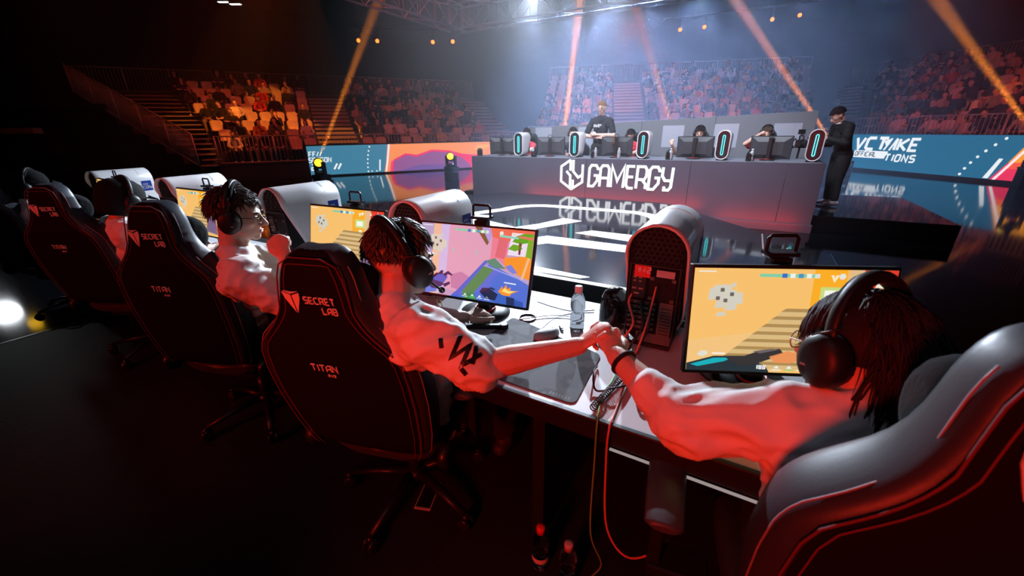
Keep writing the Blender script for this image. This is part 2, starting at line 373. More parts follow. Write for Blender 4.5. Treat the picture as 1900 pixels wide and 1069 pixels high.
# backdrop wall behind the far team
bw = thing('backdrop_wall', 'grey backdrop wall behind the far team, with pale rectangles on its face', 'wall', (-2.2, 10.6, .28))
for a, b in ((-5.42, -4.0), (-4.0, -2.4), (-2.4, -.8), (-.8, 1.04)):
    za, zb = [1.452+(q+5.42)/6.46*.215 for q in (a, b)]
    Mx = frame((2.2, .05, 0), (1, 0, 0), (0, 0, 1)); m = MB(); m.prism([(a+.003, 0), (b-.003, 0), (b-.003, zb), (a+.003, za)], 0, .1, 0, Mx); m.build('panel', M_back, bw, bevel=.003)
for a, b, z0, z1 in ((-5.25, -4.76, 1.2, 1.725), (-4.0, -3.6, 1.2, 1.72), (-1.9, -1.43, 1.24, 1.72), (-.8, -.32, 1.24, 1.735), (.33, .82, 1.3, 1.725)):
    m = MB(); m.box(((a+b)/2+2.2, -.055, (z0+z1)/2-.28), (b-a, .006, z1-z0)); m.box(((a+b)/2+2.2+.1, -.06, (z0+z1)/2-.28), (.018, .004, z1-z0)); m.build('pale_rectangle', M_pale, bw)  # thin pale rectangles on the wall face, each with a narrow raised strip
# ------------------------------------------------------------------ LED banners at the foot of the stands
def teal(i): return (58, 122, 152)
BL = frame((-15.3, 10.8, 0), (.565, .825, 0), (0, 0, 1)); BR = frame((3.5, 21.7, 0), (.63, -.777, 0), (0, 0, 1))
def pl(cx, cy, r, n=10): return [(cx+r*cos(2*pi*i/n), cy+r*sin(2*pi*i/n)) for i in range(n)]
def strokepolys(s, h, x0, y0, w, gap, slant, sx=1., col=(245, 250, 255), lay=3):
    t = MB(); text(t, s, h, TR(x0, y0, 0), w, gap, .0001, slant, sx); out = []
    for f in t.f:
        q = [t.v[i] for i in f]
        if all(abs(p[2]-.0001) < 1e-6 for p in q): out.append(([(p[0], p[1]) for p in q], col, lay))
    return out
lb = thing('led_banner', 'low teal and orange screen banner at the foot of the left stand', 'led banner', M=BL)
m = MB(); m.box((4.7, .62, .09-.10), (10.0, 1.24, .16)); lbh = m.build('cabinet', M_black, lb)
Q = [([(-.28, .06), (2.62, .06), (2.74, .5), (2.88, 1.19), (-.28, 1.19)], (66, 130, 160), 1)]
Q += [([(2.62, .06), (9.6, .06), (9.6, 1.19), (2.88, 1.19), (2.74, .5)], (255, 150, 92), 1)]
Q += [([(2.95, .5), (9.6, .5), (9.6, .06), (2.85, .06)], (240, 84, 118), 2), ([(3.05, .55), (3.6, .80), (4.1, .72), (4.8, .92), (5.6, .86), (6.2, .70), (7, .62), (7.4, .45), (7.4, .06), (2.95, .06)], (246, 52, 112), 3)]
Q += [([(3.1, .5), (3.6, .72), (4.1, .64), (4.8, .84), (5.5, .78), (6.2, .52), (6.6, .2), (6.6, .06), (3.0, .06)], (150, 92, 150), 4), ([(3.2, .06), (4.2, .3), (5.2, .26), (6.2, .06)], (120, 90, 160), 5)]
Q += [([(7.6, .3), (8.2, .5), (8.8, .42), (9.4, .6), (9.6, .3), (9.6, .06), (7.6, .06)], (250, 60, 110), 3), ([(6.8, .85), (7.6, .95), (8.6, .9), (8.0, 1.1), (7, 1.05)], (255, 176, 100), 3), ([(8.2, .7), (9, .76), (9.2, .64), (8.4, .6)], (255, 110, 110), 3)]
Q += [([(2.66, .06), (2.72, .06), (2.84, .5), (2.98, 1.19), (2.90, 1.19), (2.76, .5)], (250, 235, 240), 6), ([(2.40, .12), (2.46, .12), (2.52, .58), (2.46, .58)], (240, 246, 250), 6)]
for i in range(7): Q.append((pl(1.95+.012*i*i*.4, .12+.165*i, .035), (240, 246, 250), 6))
for i in range(2): Q.append((pl(2.1+.2*i, .12, .03), (240, 246, 250), 6))
Q += strokepolys('FF//', .17, -.24, .80, .2, .3, .15) + strokepolys('SEASON', .17, -.28, .57, .2, .26, .15) + strokepolys('23', .22, -.22, .27, .2, .26, .15)+strokepolys('//', .22, .62, .27, .3, .35, .3)
colmesh('screen', Q, TR(0, 0, .071), lb, 1.0)
rb = thing('led_banner', 'teal screen banner with white lettering below the right stand', 'led banner', M=BR)
m = MB(); m.box((4.2, .66, .09-.10), (9.4, 1.40, .16)); m.build('cabinet', M_black, rb)
Q = [([(-.45, .1), (4.72, .1), (5.0, .6), (5.35, 1.35), (-.45, 1.35)], (22, 104, 140), 1), ([(4.72, .1), (8.8, .1), (8.8, 1.35), (5.35, 1.35), (5.0, .6)], (240, 48, 92), 1)]
Q += [([(5.0, .6), (8.8, .62), (8.8, 1.35), (5.35, 1.35)], (255, 158, 40), 2), ([(4.95, .5), (5.6, .75), (6.4, .66), (7.4, .8), (8.8, .7), (8.8, .55), (4.95, .42)], (250, 90, 60), 3)]
Q += [([(4.78, .1), (4.86, .1), (5.12, .6), (5.5, 1.35), (5.42, 1.35), (5.04, .6)], (255, 235, 240), 6), ([(4.55, .12), (4.68, .12), (4.86, .7), (4.76, .7)], (240, 246, 250), 6)]
for i in range(7): Q.append((pl(3.95+.06*i+.012*i*i, .18+.18*i, .042), (240, 246, 250), 6))
Q += [([(-.45, .98), (-.12, .82), (-.02, 1.06), (-.16, .76), (.02, .55), (-.2, .68), (-.3, .5), (-.3, .72)], (245, 250, 255), 6)]
Q += strokepolys('VCT', .40, .20, .82, .27, .30, .12, 1.25)+strokepolys('//', .42, 1.36, .80, .16, .1, .12)+strokepolys('IKE', .38, 1.66, .82, .24, .3, .12, 1.2)
Q += [([(1.30, 1.12), (1.5, 1.2), (1.52, 1.02), (1.42, .92)], (245, 250, 255), 7)]
Q += [([(.20, .50), (1.46, .50), (1.55, .76), (.26, .76)], (245, 250, 255), 6)] + strokepolys('OFFICIAL', .15, .30, .56, .2, .26, .12, 1., (40, 70, 90), 8) + strokepolys('TIONS', .22, 1.48, .44, .25, .42, .12, 1.15)
colmesh('screen', Q, TR(0, 0, .071), rb, 1.0)
# ------------------------------------------------------------------ bodies: capsules melted into one surface
def evalmesh(me, voxel, smooth=2, dec=None):
    o = bpy.data.objects.new('tmp', me); COL.objects.link(o)
    r = o.modifiers.new('r', 'REMESH'); r.mode = 'VOXEL'; r.voxel_size = voxel; r.use_smooth_shade = True
    if smooth:
        q = o.modifiers.new('s', 'SMOOTH'); q.iterations = smooth; q.factor = .5
    if dec:
        q = o.modifiers.new('d', 'DECIMATE'); q.ratio = dec
    dg = bpy.context.evaluated_depsgraph_get(); dg.update()
    out = bpy.data.meshes.new_from_object(o.evaluated_get(dg)); bpy.data.objects.remove(o); return out
def capmesh(prims):
    m = MB()
    for p in prims:
        if p[0] == 'E': m.ell(p[2], p[3], 14, 10, M=p[4] if len(p) > 4 else None)
        else:
            pts = [Vector(q) for q in p[2]]; rs = list(p[3]); fl = p[4] if len(p) > 4 else 1; up = p[5] if len(p) > 5 else None
            t0 = (pts[0]-pts[1]).normalized(); t1 = (pts[-1]-pts[-2]).normalized()
            P = [pts[0]+t0*rs[0]*.9, pts[0]+t0*rs[0]*.6]+pts+[pts[-1]+t1*rs[-1]*.6, pts[-1]+t1*rs[-1]*.9]
            RR = [rs[0]*.35, rs[0]*.78]+rs+[rs[-1]*.78, rs[-1]*.35]
            m.tube(P, RR, 12, flat=fl, up=up)
    me = m.mesh('tmp', []); fixn(me); return me
def segd(p, a, b):
    d = b-a; t = max(0, min(1, (p-a).dot(d)/max(d.length_squared, 1e-9))); return (p-a-d*t).length, t
def classify(me, prims):
    segs = []
    for p in prims:
        if p[0] == 'E': segs.append((p[1], Vector(p[2]), Vector(p[2]), sum(p[3])/3, sum(p[3])/3))
        else:
            for i in range(len(p[2])-1): segs.append((p[1], Vector(p[2][i]), Vector(p[2][i+1]), p[3][i], p[3][i+1]))
    for f in me.polygons:
        c = f.center; best = 9; bm_ = 0
        for k, a, b, ra, rb_ in segs:
            d, t = segd(c, a, b); d -= ra+(rb_-ra)*t
            if d < best: best = d; bm_ = k
        f.material_index = bm_
        f.use_smooth = True
def crowd_mesh(name, pose, longhair=False):
    SK, TOP, LEG, HAIR, SHOE = range(5)
    ch = Vector(pose['chest']); nk = Vector(pose['neck']); hd = Vector(pose['head']); pv = Vector((0, -.04, .52))
    fwd = Vector(pose.get('look', (0, 1, 0))).normalized()
    P = [('T', TOP, [pv, (pv+ch)/2, ch, nk+Vector((0, 0, -.06))], [.155, .15, .165, .085], .66, (0, 1, 0)),
         ('T', SK, [nk+Vector((0, 0, -.04)), hd+Vector((0, 0, -.05))], [.058, .056]),
         ('E', SK, hd+fwd*.015-Vector((0, 0, .015)), (.072, .085, .105)), ('E', HAIR, hd-fwd*.022+Vector((0, 0, .035)), (.082, .092, .092)),
         ('E', SK, hd+fwd*.1-Vector((0, 0, .02)), (.014, .02, .022))]
    if longhair: P.append(('T', HAIR, [hd-fwd*.05+Vector((0, 0, .02)), hd-fwd*.07-Vector((0, 0, .12)), nk-fwd*.075-Vector((0, 0, .1))], [.075, .078, .05]))
    for s in (-1, 1):
        sh = nk+Vector((s*.165, 0, -.075)); el = Vector(pose['el'][(s+1)//2]); wr = Vector(pose['wr'][(s+1)//2])
        P += [('T', TOP, [nk+Vector((s*.06, 0, -.05)), sh, el], [.06, .07, .05]), ('T', TOP, [el, el*.25+wr*.75], [.048, .038]), ('T', SK, [el*.12+wr*.88, wr+(wr-el).normalized()*.11], [.028, .036])]
        kn = Vector((s*pose.get('kn', .13), .40, .50)); an = Vector((s*pose.get('an', .12), .38, .1))
        P += [('T', LEG, [Vector((s*.09, -.04, .52)), kn], [.095, .068]), ('T', LEG, [kn, an], [.066, .045]), ('T', SHOE, [an+Vector((0, -.03, -.05)), an+Vector((0, .15, -.06))], [.045, .036])]
    me = evalmesh(capmesh(P), .026, 1); classify(me, P); me.name = name
    return me
POSES = {
 'hands in lap': dict(chest=(0, -.09, .86), neck=(0, -.10, 1.04), head=(0, -.06, 1.19), el=[(-.26, .0, .75), (.26, .0, .75)], wr=[(-.07, .2, .64), (.07, .2, .64)]),
 'leaning forward': dict(chest=(0, .06, .84), neck=(0, .16, 1.0), head=(0, .24, 1.13), el=[(-.24, .26, .66), (.24, .26, .66)], wr=[(-.05, .42, .62), (.05, .42, .62)]),
 'arms crossed': dict(chest=(0, -.10, .86), neck=(0, -.12, 1.04), head=(0, -.08, 1.19), el=[(-.25, .02, .78), (.25, .02, .78)], wr=[(.10, .12, .80), (-.10, .12, .78)]),
 'one hand at the chin': dict(chest=(0, -.02, .86), neck=(0, .02, 1.03), head=(0, .07, 1.17), el=[(-.22, .2, .70), (.25, .1, .68)], wr=[(-.05, .17, .98), (.06, .25, .64)]),
 'hands on knees': dict(chest=(0, -.06, .87), neck=(0, -.05, 1.05), head=(0, -.01, 1.20), el=[(-.29, .1, .74), (.29, .1, .74)], wr=[(-.15, .33, .60), (.15, .33, .60)], kn=.16, an=.15),
 'turned to a neighbour': dict(chest=(.02, -.08, .86), neck=(.03, -.08, 1.03), head=(.06, -.05, 1.18), look=(.7, .7, 0), el=[(-.25, .02, .74), (.27, .0, .74)], wr=[(-.05, .24, .62), (.14, .26, .60)])}
CM = [(k + (', long hair' if lh else ''), crowd_mesh('spectator', p, lh)) for k, p in POSES.items() for lh in (False, True) if not (lh and k in ('arms crossed', 'hands on knees'))]
skins = [mat('skin_%s' % n, c, .6) for n, c in (('fair', (.62, .40, .30)), ('olive', (.50, .31, .21)), ('brown', (.30, .17, .11)))]
hairs = [mat('hair_%s' % n, c, .6) for n, c in (('black', (.012, .01, .01)), ('brown', (.05, .028, .018)), ('fair', (.22, .14, .07)))]
tops = [('black', (.012, .012, .014), 30), ('charcoal', (.04, .04, .045), 14), ('navy', (.015, .02, .05), 9), ('white', (.62, .60, .58), 9), ('grey', (.20, .20, .20), 10), ('red', (.45, .03, .03), 6), ('beige', (.42, .33, .24), 5), ('olive green', (.09, .10, .05), 4), ('orange', (.55, .22, .05), 2), ('yellow', (.55, .50, .15), 2)]
topm = {n: mat('cloth_'+n.replace(' ', '_'), c, .85) for n, c, _ in tops}
legs = [mat('trousers_'+n, c, .85) for n, c in (('black', (.012, .012, .014)), ('denim', (.03, .045, .09)), ('khaki', (.22, .18, .12)))]
shoem = [mat('shoe_black', (.01, .01, .01), .6), mat('shoe_white', (.6, .6, .6), .6)]
# seat
M_seat = mat('cream_plastic', (.56, .50, .42), .45, noise_=(3, .08)); M_sfr = mat('seat_frame', (.02, .02, .02), .5)
def seat_meshes():
    m = MB(); rings = []
    prof = [(.205, .455, .20), (.06, .435, .215), (-.13, .43, .21), (-.19, .47, .195), (-.225, .60, .215), (-.25, .74, .235), (-.262, .82, .215), (-.265, .865, .15)]
    def ring(off):
        return [[(w*x, y+(.05*x*x if i < 3 else .05*x*x), z+off+(.02*x*x if i < 3 else 0)) for x in (-1, -.6, 0, .6, 1)] for i, (y, z, w) in enumerate(prof)]
    A = ring(0); n = len(prof)
    front = [[Vector(q) for q in r] for r in A]; back = [[q+(Vector((0, -.012, 0)) if i > 3 else Vector((0, 0, -.014)) if i < 3 else Vector((0, -.009, -.01))) for q in r] for i, r in enumerate(front)]
    rings = [f+b[::-1] for f, b in zip(front, back)]
    m.loft(rings); sh = m.mesh('shell', [M_seat]); fixn(sh)
    m = MB(); m.box((0, -.03, .21), (.05, .05, .41)); m.box((0, -.02, .41), (.34, .28, .02)); m.box((0, -.03, .015), (.36, .3, .03)); fr = m.mesh('frame', [M_sfr]); fixn(fr)
    return sh, fr
SH, FR = seat_meshes()
ORD = ['first', 'second', 'third', 'fourth', 'fifth', 'sixth', 'seventh', 'eighth', 'ninth', 'tenth', 'eleventh', 'twelfth', 'thirteenth', 'fourteenth', 'fifteenth', 'sixteenth', 'seventeenth', 'eighteenth', 'nineteenth', 'twentieth']
def proj(p):
    d = Vector(p)-Vector((0, 0, 1.65)); z = d.dot(fw); return 950+739*d.dot(rr)/z, 534.5-739*d.dot(uu)/z, z
_rail = {}
def rail_panel(L, H=1.05, slope=0, step=.125, fat=.017):
    k = (round(L, 2), H, round(slope, 3), step)
    if k not in _rail:
        z = lambda x: slope*x
        m = MB()
        for a, b in (((0, 0, .06), (L, 0, .06+z(L))), ((0, 0, H), (L, 0, H+z(L)))): m.tube([a, b], fat*1.25, 6)
        for x in (0, L): m.tube([(x, 0, z(x)-.0), (x, 0, H+z(x))], fat*1.4, 6)
        fr = m.mesh('frame', [M_rail]); fixn(fr); m = MB(); n = int(L/step)
        for i in range(1, n): x = i*L/n; m.tube([(x, 0, .06+z(x)), (x, 0, H+z(x))], fat*.68, 5)
        ba = m.mesh('bars', [M_rail]); fixn(ba); _rail[k] = (fr, ba)
    return _rail[k]
def rail(p, q, label, grp, H=1.05, slope=0, step=.125, fat=.017):
    p = Vector(p); q = Vector(q); d = q-p; L = Vector((d.x, d.y, 0)).length
    fr, ba = rail_panel(L-.02, H, slope, step, fat)
    t = thing('crowd_barrier', label, 'barrier', p, math.atan2(d.y, d.x), grp)
    o = bpy.data.objects.new('frame', fr); COL.objects.link(o); o.parent = t
    o = bpy.data.objects.new('bars', ba); COL.objects.link(o); o.parent = t; o['kind'] = 'stuff'
n_seat = 0; n_person = 0; BULK = []
def grandstand(nm, P0, U, Lh, z0, rows, rise, depth, aisles, blocks, fill, where, skew=0, full=False, skewR=0):
    """P0: left front corner seen from the arena, U along the front, blocks: (a0, a1, words)"""
    global n_seat, n_person
    U = Vector((*U, 0)).normalized(); N = Vector((-U.y, U.x, 0)); P0 = Vector((*P0, 0))
    T = Matrix(((U.x, N.x, 0, P0.x), (U.y, N.y, 0, P0.y), (0, 0, 1, 0), (0, 0, 0, 1)))
    e = bpy.data.objects.new('grandstand', None); COL.objects.link(e); e.matrix_world = T; e['kind'] = 'structure'
    m = MB(); m.box((Lh/2, -.45, z0/2-.03), (Lh, .08, z0-.06)); m.build('fascia', M_tier, e)
    m = MB(); m.box((Lh/2, -.2, z0-.03), (Lh, .5, .06)); m.build('walkway', M_tier, e)
    tm = MB(); tm.box((Lh/2, depth/2, -.03), (Lh, depth, .06)); tm.box((Lh/2, .01, -rise/2), (Lh, .02, rise)); tme = tm.mesh('tier', [M_tier]); fixn(tme)
    if skewR:
        for r in range(1, rows+1):
            q = r*skewR; wm = MB(); wm.box((q/2, depth/2, -.03), (q, depth, .06)); wm.box((q/2, .01, -rise/2), (q, .02, rise)); wm.build('tier', M_tier, e, M=TR(Lh, r*depth, z0+r*rise))
    if skew and full:
        for r in range(1, rows+1):
            q = r*skew; wm = MB(); wm.box((-q/2, depth/2, -.03), (q, depth, .06)); wm.box((-q/2, .01, -rise/2), (q, .02, rise)); wm.build('tier', M_tier, e, M=TR(0, r*depth, z0+r*rise))
    if skew and not full:
        for r in range(rows+1):
            q = r*skew; wm = MB(); wm.box((-q/2-.35, depth/2, -.03), (q+.7, depth, .06)); wm.box((-q/2-.35, .01, -rise/2), (q+.7, .02, rise)); wm.build('tier', M_tier, e, M=TR(0, r*depth, z0+r*rise))
            if r < rows:
                for h in (0, 1):
                    sm_ = MB(); sm_.box((-q/2-.32, 0, -.02), (q*.45+.55, .34, .045)); sm_.build('step', M_step, e, M=TR(0, r*depth-.20+h*depth/2, z0+r*rise+.05-rise*.5+h*rise/2+.12))
    for r in range(rows+1):
        o = bpy.data.objects.new('tier', tme); COL.objects.link(o); o.parent = e; o.location = (0, r*depth, z0+r*rise)
    for a, b in aisles:
        sm_ = MB(); sm_.box(((a+b)/2, 0, -.02), (b-a, .34, .045)); sm_.box(((a+b)/2, -.16, -.07), (b-a, .012, .06)); sme = sm_.mesh('step', [M_step]); fixn(sme)
        for r in range(rows):
            for h in (0, 1):
                o = bpy.data.objects.new('step', sme); COL.objects.link(o); o.parent = e; o.location = (-(r+h*.5)*skew if full else 0, r*depth-.20+h*depth/2, z0+r*rise+.05-rise*.5+h*rise/2+.12)
    for bi, (a0, a1, words) in enumerate(blocks):
        for r in range(rows):
            a0_ = a0-(r*skew*(1 if full else .55) if bi == 0 else 0); a1_ = a1+(r*skewR if bi == len(blocks)-1 else 0); n = int((a1_-a0_)/.53)
            for k in range(n):
                a = a0_+.27+k*(a1_-a0_-.54)/max(n-1, 1)
                W = T @ Vector((a, r*depth+.42, z0+r*rise)); px, py, pz = proj(W+Vector((0, 0, .9)))
                if px > 1945 or px < 40: continue
                top = 238-(px-985)*.0617
                if 1000 < px < 1515 and py > top+4: continue
                Mw = TR(*W) @ RZ(math.atan2(U.y, U.x)+pi)
                words2 = f'{words}, {ORD[r]} row up, {ORD[k]} from left'
                sit = rnd.random() < fill[bi](r, k, n)
                if n_seat < 300 and (not sit or pz < 25):
                    t = bpy.data.objects.new('stadium_seat', SH); COL.objects.link(t); t.matrix_world = Mw
                    tag(t, ('cream seat under a spectator, ' if sit else 'empty cream seat, ')+words2, 'seat', 'cream seats of the '+where)
                    o = bpy.data.objects.new('frame', FR); COL.objects.link(o); o.parent = t; n_seat += 1
                else: BULK.append(Mw)
                if sit and n_person < 312:
                    pn, pm = rnd.choice(CM)
                    t = bpy.data.objects.new('person', pm); COL.objects.link(t)
                    t.matrix_world = Mw @ TR(rnd.uniform(-.03, .03), rnd.uniform(-.06, .02), -.02) @ RZ(rnd.uniform(-.2, .2)) @ Matrix.Scale(rnd.uniform(.94, 1.05), 4)
                    tn = rnd.choices([q[0] for q in tops], [q[2] for q in tops])[0]
                    ms = [rnd.choice(skins), topm[tn], rnd.choice(legs), rnd.choices(hairs, [5, 4, 1])[0], rnd.choice(shoem)]
                    for i, mm in enumerate(ms): t.material_slots[i].link = 'OBJECT'; t.material_slots[i].material = mm
                    tag(t, f'spectator in {tn}, {words2}', 'person', 'spectators in the '+where); n_person += 1
    return T
for k, me in CM:
    while len(me.materials) < 5: me.materials.append(None)
LU = (.565, .825); LP = (-15.3-.565*3.3+(-.825)*.55, 10.8-.825*3.3+.565*.55)
TL = grandstand('left', LP, LU, 13.4, .62, 8, .37, .85, [(3.55, 5.2), (11.6, 13.3)],
    [(.25, 3.5, 'left stand corner block'), (5.3, 11.5, 'left stand far block')],
    [lambda r, k, n: .46 if r < 6 else .62, lambda r, k, n: .72], 'left stand', .64)
RU = (.63, -.777); RP = (2.45+.777*.55, 23.0+.63*.55)
TR_ = grandstand('right', RP, RU, 12.4, .85, 8, .38, .85, [(.02, 1.5)], [(1.6, 12.2, 'right stand')], [lambda r, k, n: .74], 'right stand', .80, True)
CP0 = TL @ Vector((13.4, 0, 0)); CU = (Vector((2.4, 23.6))-Vector((CP0.x, CP0.y))); CL = CU.length
TC = grandstand('back', (CP0.x, CP0.y), (CU.x, CU.y), CL, .8, 10, .38, .85, [(4.3, 5.9)],
    [(.2, 4.2, 'back stand left block'), (6.0, CL-.1, 'back stand right block')],
    [lambda r, k, n: .56, lambda r, k, n: .66], 'back stand', skewR=.30)
if BULK:
    m = MB()
    for Mw in BULK:
        for f in SH.polygons: pass
        m.add([v.co for v in SH.vertices], [tuple(f.vertices) for f in SH.polygons], 0, Mw, True)
    o = m.build('stadium_seats', [M_seat]); stuff(o); o['label'] = 'rest of the cream seats, mostly hidden under spectators'
# barriers: front, back and the stepped end of the left stand
def rails(T, a0, a1, b, z, n, words, grp, H=1.05, step=.125, fat=.017):
    for i in range(n):
        p = T @ Vector((a0+(a1-a0)*i/n, b, z)); q = T @ Vector((a0+(a1-a0)*(i+1)/n, b, z))
        mx, my, mz = proj((p+q)/2)
        if mx > 2050: continue
        rail(p, q, f'{words}, {ORD[i]} panel from the left', grp, H, 0, step, fat)
rails(TL, .05, 13.3, -.52, .60, 7, 'steel barrier at the foot of the left stand', 'barriers at the foot of the stands', 1.0)
rails(TR_, .1, 12.3, -.52, .86, 6, 'steel barrier at the foot of the right stand', 'barriers at the foot of the stands', 1.08)
rails(TC, .05, 3.5, -.5, .80, 2, 'steel barrier at the foot of the back stand', 'barriers at the foot of the stands')
rails(TL, .0, 13.3, 8*.85+.8, .62+8*.37, 7, 'barrier along the top of the left stand', 'barriers along the top of the stands')
rails(TC, .0, CL+3, 10*.85+.8, .8+3.8, 6, 'barrier along the top of the back stand', 'barriers along the top of the stands')
rails(TR_, -6.8, 12.3, 8*.85+.8, .85+3.04, 9, 'barrier along the top of the right stand', 'barriers along the top of the stands')
for i in range(5):
    a = TL @ Vector((-.6-i*1.32*.64/.85, -.5+i*1.32, .55+i*1.32*.435)); b = TL @ Vector((-.6-(i+1)*1.32*.64/.85, -.5+(i+1)*1.32, 0)); b.z = a.z
    rail(a, b, f'stepped barrier down the open end of the left stand, {ORD[i]} panel up', 'barriers down the end of the left stand', 1.15, .435*1.32/math.hypot(1.32, 1.32*.64/.85), .10)
rails(TL, -.6-.64*8.2, -.6, 8*.85+.8, .62+8*.37, 3, 'barrier along the top of the left stand corner', 'barriers along the top of the stands')
# ------------------------------------------------------------------ gear on the desks
DZ = .83; DECK = .08
M_shell = mat('white_shell', (.72, .71, .72), .32, spec=.5, coat=.3)
M_bp = mat('black_plastic', (.010, .010, .011), .46, spec=.4)
M_bpg = mat('black_gloss', (.008, .008, .009), .12)
M_mesh = mat('black_mesh', (.03, .03, .033), .5, .3)
M_neon = emis('cyan_neon', (.08, .92, 1.0), 2.6)
M_speck = mat('speckled_front', (.005, .007, .011), .3)
M_redst = mat('red_sticker', (.75, .03, .03), .5); M_pinkst = mat('grey_sticker', (.5, .42, .45), .5)
M_white = mat('white_print', (.85, .85, .85), .5); M_blue = mat('blue_sticker', (.010, .055, .42), .45)
M_metal = mat('bracket_metal', (.11, .10, .10), .5, .3)
def stad(r, z0, z1, n=10, y=0.):
    out = []
    for i in range(n+1): a = pi*i/n; out.append((r*cos(a), y, z1-r+r*sin(a)))
    for i in range(n+1): a = pi+pi*i/n; out.append((r*cos(a), y, z0+r+r*sin(a)))
    return out
def make_pc(label, grp):
    t = thing('desktop_computer', label, 'computer', group=grp)
    m = MB(); w = .1125
    R_ = lambda o, y: stad(w-o, .012+o, .51-o, 12, y)
    def sw(o, y, k=.125):
        out = []
        for a, b, c in stad(w-o, .012+o, .51-o, 12, y):
            q = max(0, min(1, (.42-c)/.20)); out.append((a, b+k*q*q*(3-2*q), c))
        return out
    m.loft([sw(.010, -.19), sw(.010, -.226), sw(.005, -.232), sw(0, -.228), sw(0, -.19, .11), R_(0, -.03), R_(0, .222), R_(.006, .228), R_(.014, .226), R_(.016, .205)], cap=(False, False))
    m.build('shell', M_shell, t)
    m = MB(); m.loft([R_(.014, -.19), R_(.014, .0)], sm=False); m.build('chassis', M_blackm, t)
    m = MB(); m.tube([(a*1.003, .118+b, (c-.26)*1.002+.26) for a, b, c in stad(w, .012, .51, 14, 0)][2:14], .0007, 4); m.build('seam_line', mat('seam_white', (.9, .9, .9), .3), t)
    m = MB(); m.box((0, 0, .008), (.16, .36, .016)); m.build('foot_plate', M_bp, t)
    # rear
    m = MB(); m.loft([R_(.012, -.2), R_(.012, -.19)], sm=False); rp = m.build('rear_panel', M_blackm, t)
    g = MB(); s = .0125
    for i in range(-10, 11):
        for j in range(0, 8):
            x = i*s*1.732*.5*2*.58*1.0; x = i*.0196+(j % 2)*.0098; z = .365+j*.017
            if (x/.088)**2+(max(0, z-.395)/.098)**2 > 1 or abs(x) > .088: continue
            hx = [(x+.0098*cos(R(30+60*k)), z+.0098*sin(R(30+60*k))) for k in range(6)]; hi = [(x+.0078*cos(R(30+60*k)), z+.0078*sin(R(30+60*k))) for k in range(6)]
            g.loft([[(a, -.204, b) for a, b in hi], [(a, -.208, b) for a, b in hi], [(a, -.208, b) for a, b in hx], [(a, -.204, b) for a, b in hx]], cap=(False, False), sm=False)
    stuff(g.build('honeycomb_grille', M_mesh, t))
    m = MB(); m.box((0, -.206, .352), (.188, .012, .006)); m.box((-.088, -.206, .2), (.006, .012, .3)); m.box((.088, -.206, .2), (.006, .012, .3)); m.build('rear_frame', M_bp, t, bevel=.001)
    m = MB()
    for i in range(13): m.box((-.012+i*.0072, -.204, .262), (.0014, .003, .094))
    for i in range(14): m.box((.031, -.205, .217+i*.0070), (.092, .003, .0014))
    stuff(m.build('fan_grille', M_mesh, t))
    m = MB()
    for x in (-.008, .07):
        for z in (.222, .302): m.box((x, -.207, z), (.014, .004, .012))
    m.build('grille_screw', M_metal, t)
    m = MB(); m.box((-.055, -.203, .27), (.055, .006, .11)); io = m.build('port_block', M_bp, t, bevel=.002)
    for i, (x, z, d) in enumerate([(-.07, .30, .012), (-.05, .30, .012), (-.07, .285, .008), (-.05, .285, .008), (-.07, .255, .016), (-.045, .255, .016), (-.06, .235, .02)]):
        m = MB(); m.box((x, -.207, z), (d, .003, .006)); m.build('port', mat('port_metal', (.35, .25, .2), .4, .5), io)
    for i in range(6):
        m = MB(); m.box((-.036, -.206, .20-i*.021), (.105, .006, .012)); 
        for k in range(4): m.box((-.07+k*.022, -.2095, .20-i*.021), (.012, .002, .004), 1)
        m.build('slot_bracket', [M_metal, M_bpg], t, bevel=.001)
    m = MB(); m.box((.055, -.206, .14), (.05, .006, .145)); 
    for i in range(9): m.box((.055, -.2098, .085+i*.013), (.038, .002, .0045), 1)
    m.build('power_supply', [M_metal, M_bpg], t, bevel=.001)
    m = MB(); m.box((.02, -.204, .055), (.13, .006, .04)); m.build('lower_bracket', M_metal, t, bevel=.001)
    # front
    m = MB(); m.loft([R_(.016, .200), R_(.016, .208)], sm=False); m.build('front_panel', M_speck, t)
    m = MB(); P = stad(.017, .095, .425, 8, .212); m.tube(P, .0055, 6, closed=True); m.build('light_ring', M_neon, t)
    m = MB()
    for i in range(70):
        a = rnd.uniform(0, 6.28); q = rnd.uniform(.4, 1); x = .085*cos(a)*q; z = .26+.2*sin(a)*q
        if abs(x) < .03 and .08 < z < .44: continue
        m.box((x, .209, z), (.0022, .001, .0022))
    stuff(m.build('front_specks', M_pinkst, t))
    # side sticker
    m = MB(); m.box((.1133, .155, .335), (.002, .085, .10)); sk = m.build('side_sticker', M_blue, t)
    m = MB(); Mx = frame((.1147, .122, .345), (0, 1, 0), (0, 0, 1)); text(m, 'intel', .017, Mx, .16, .2, .0004); Mx = frame((.1147, .118, .307), (0, 1, 0), (0, 0, 1)); text(m, 'CORe', .026, Mx, .18, .22, .0004); m.build('sticker_lettering', M_white, sk)
    return t
def pc_stickers(t):
    m = MB(); m.box((-.045, -.2085, .328), (.058, .002, .05)); s = m.build('number_sticker', M_redst, t); s['label'] = 'red number sticker'
    m = MB(); text(m, '#42', .02, frame((-.062, -.2102, .322), (1, 0, 0), (0, 0, 1)), .13, .28, .0005); m.build('sticker_number', M_white, s)
    m = MB(); m.box((.038, -.2085, .325), (.064, .002, .026)); m.build('small_sticker', M_pinkst, t)
PW, PH = .567, .338
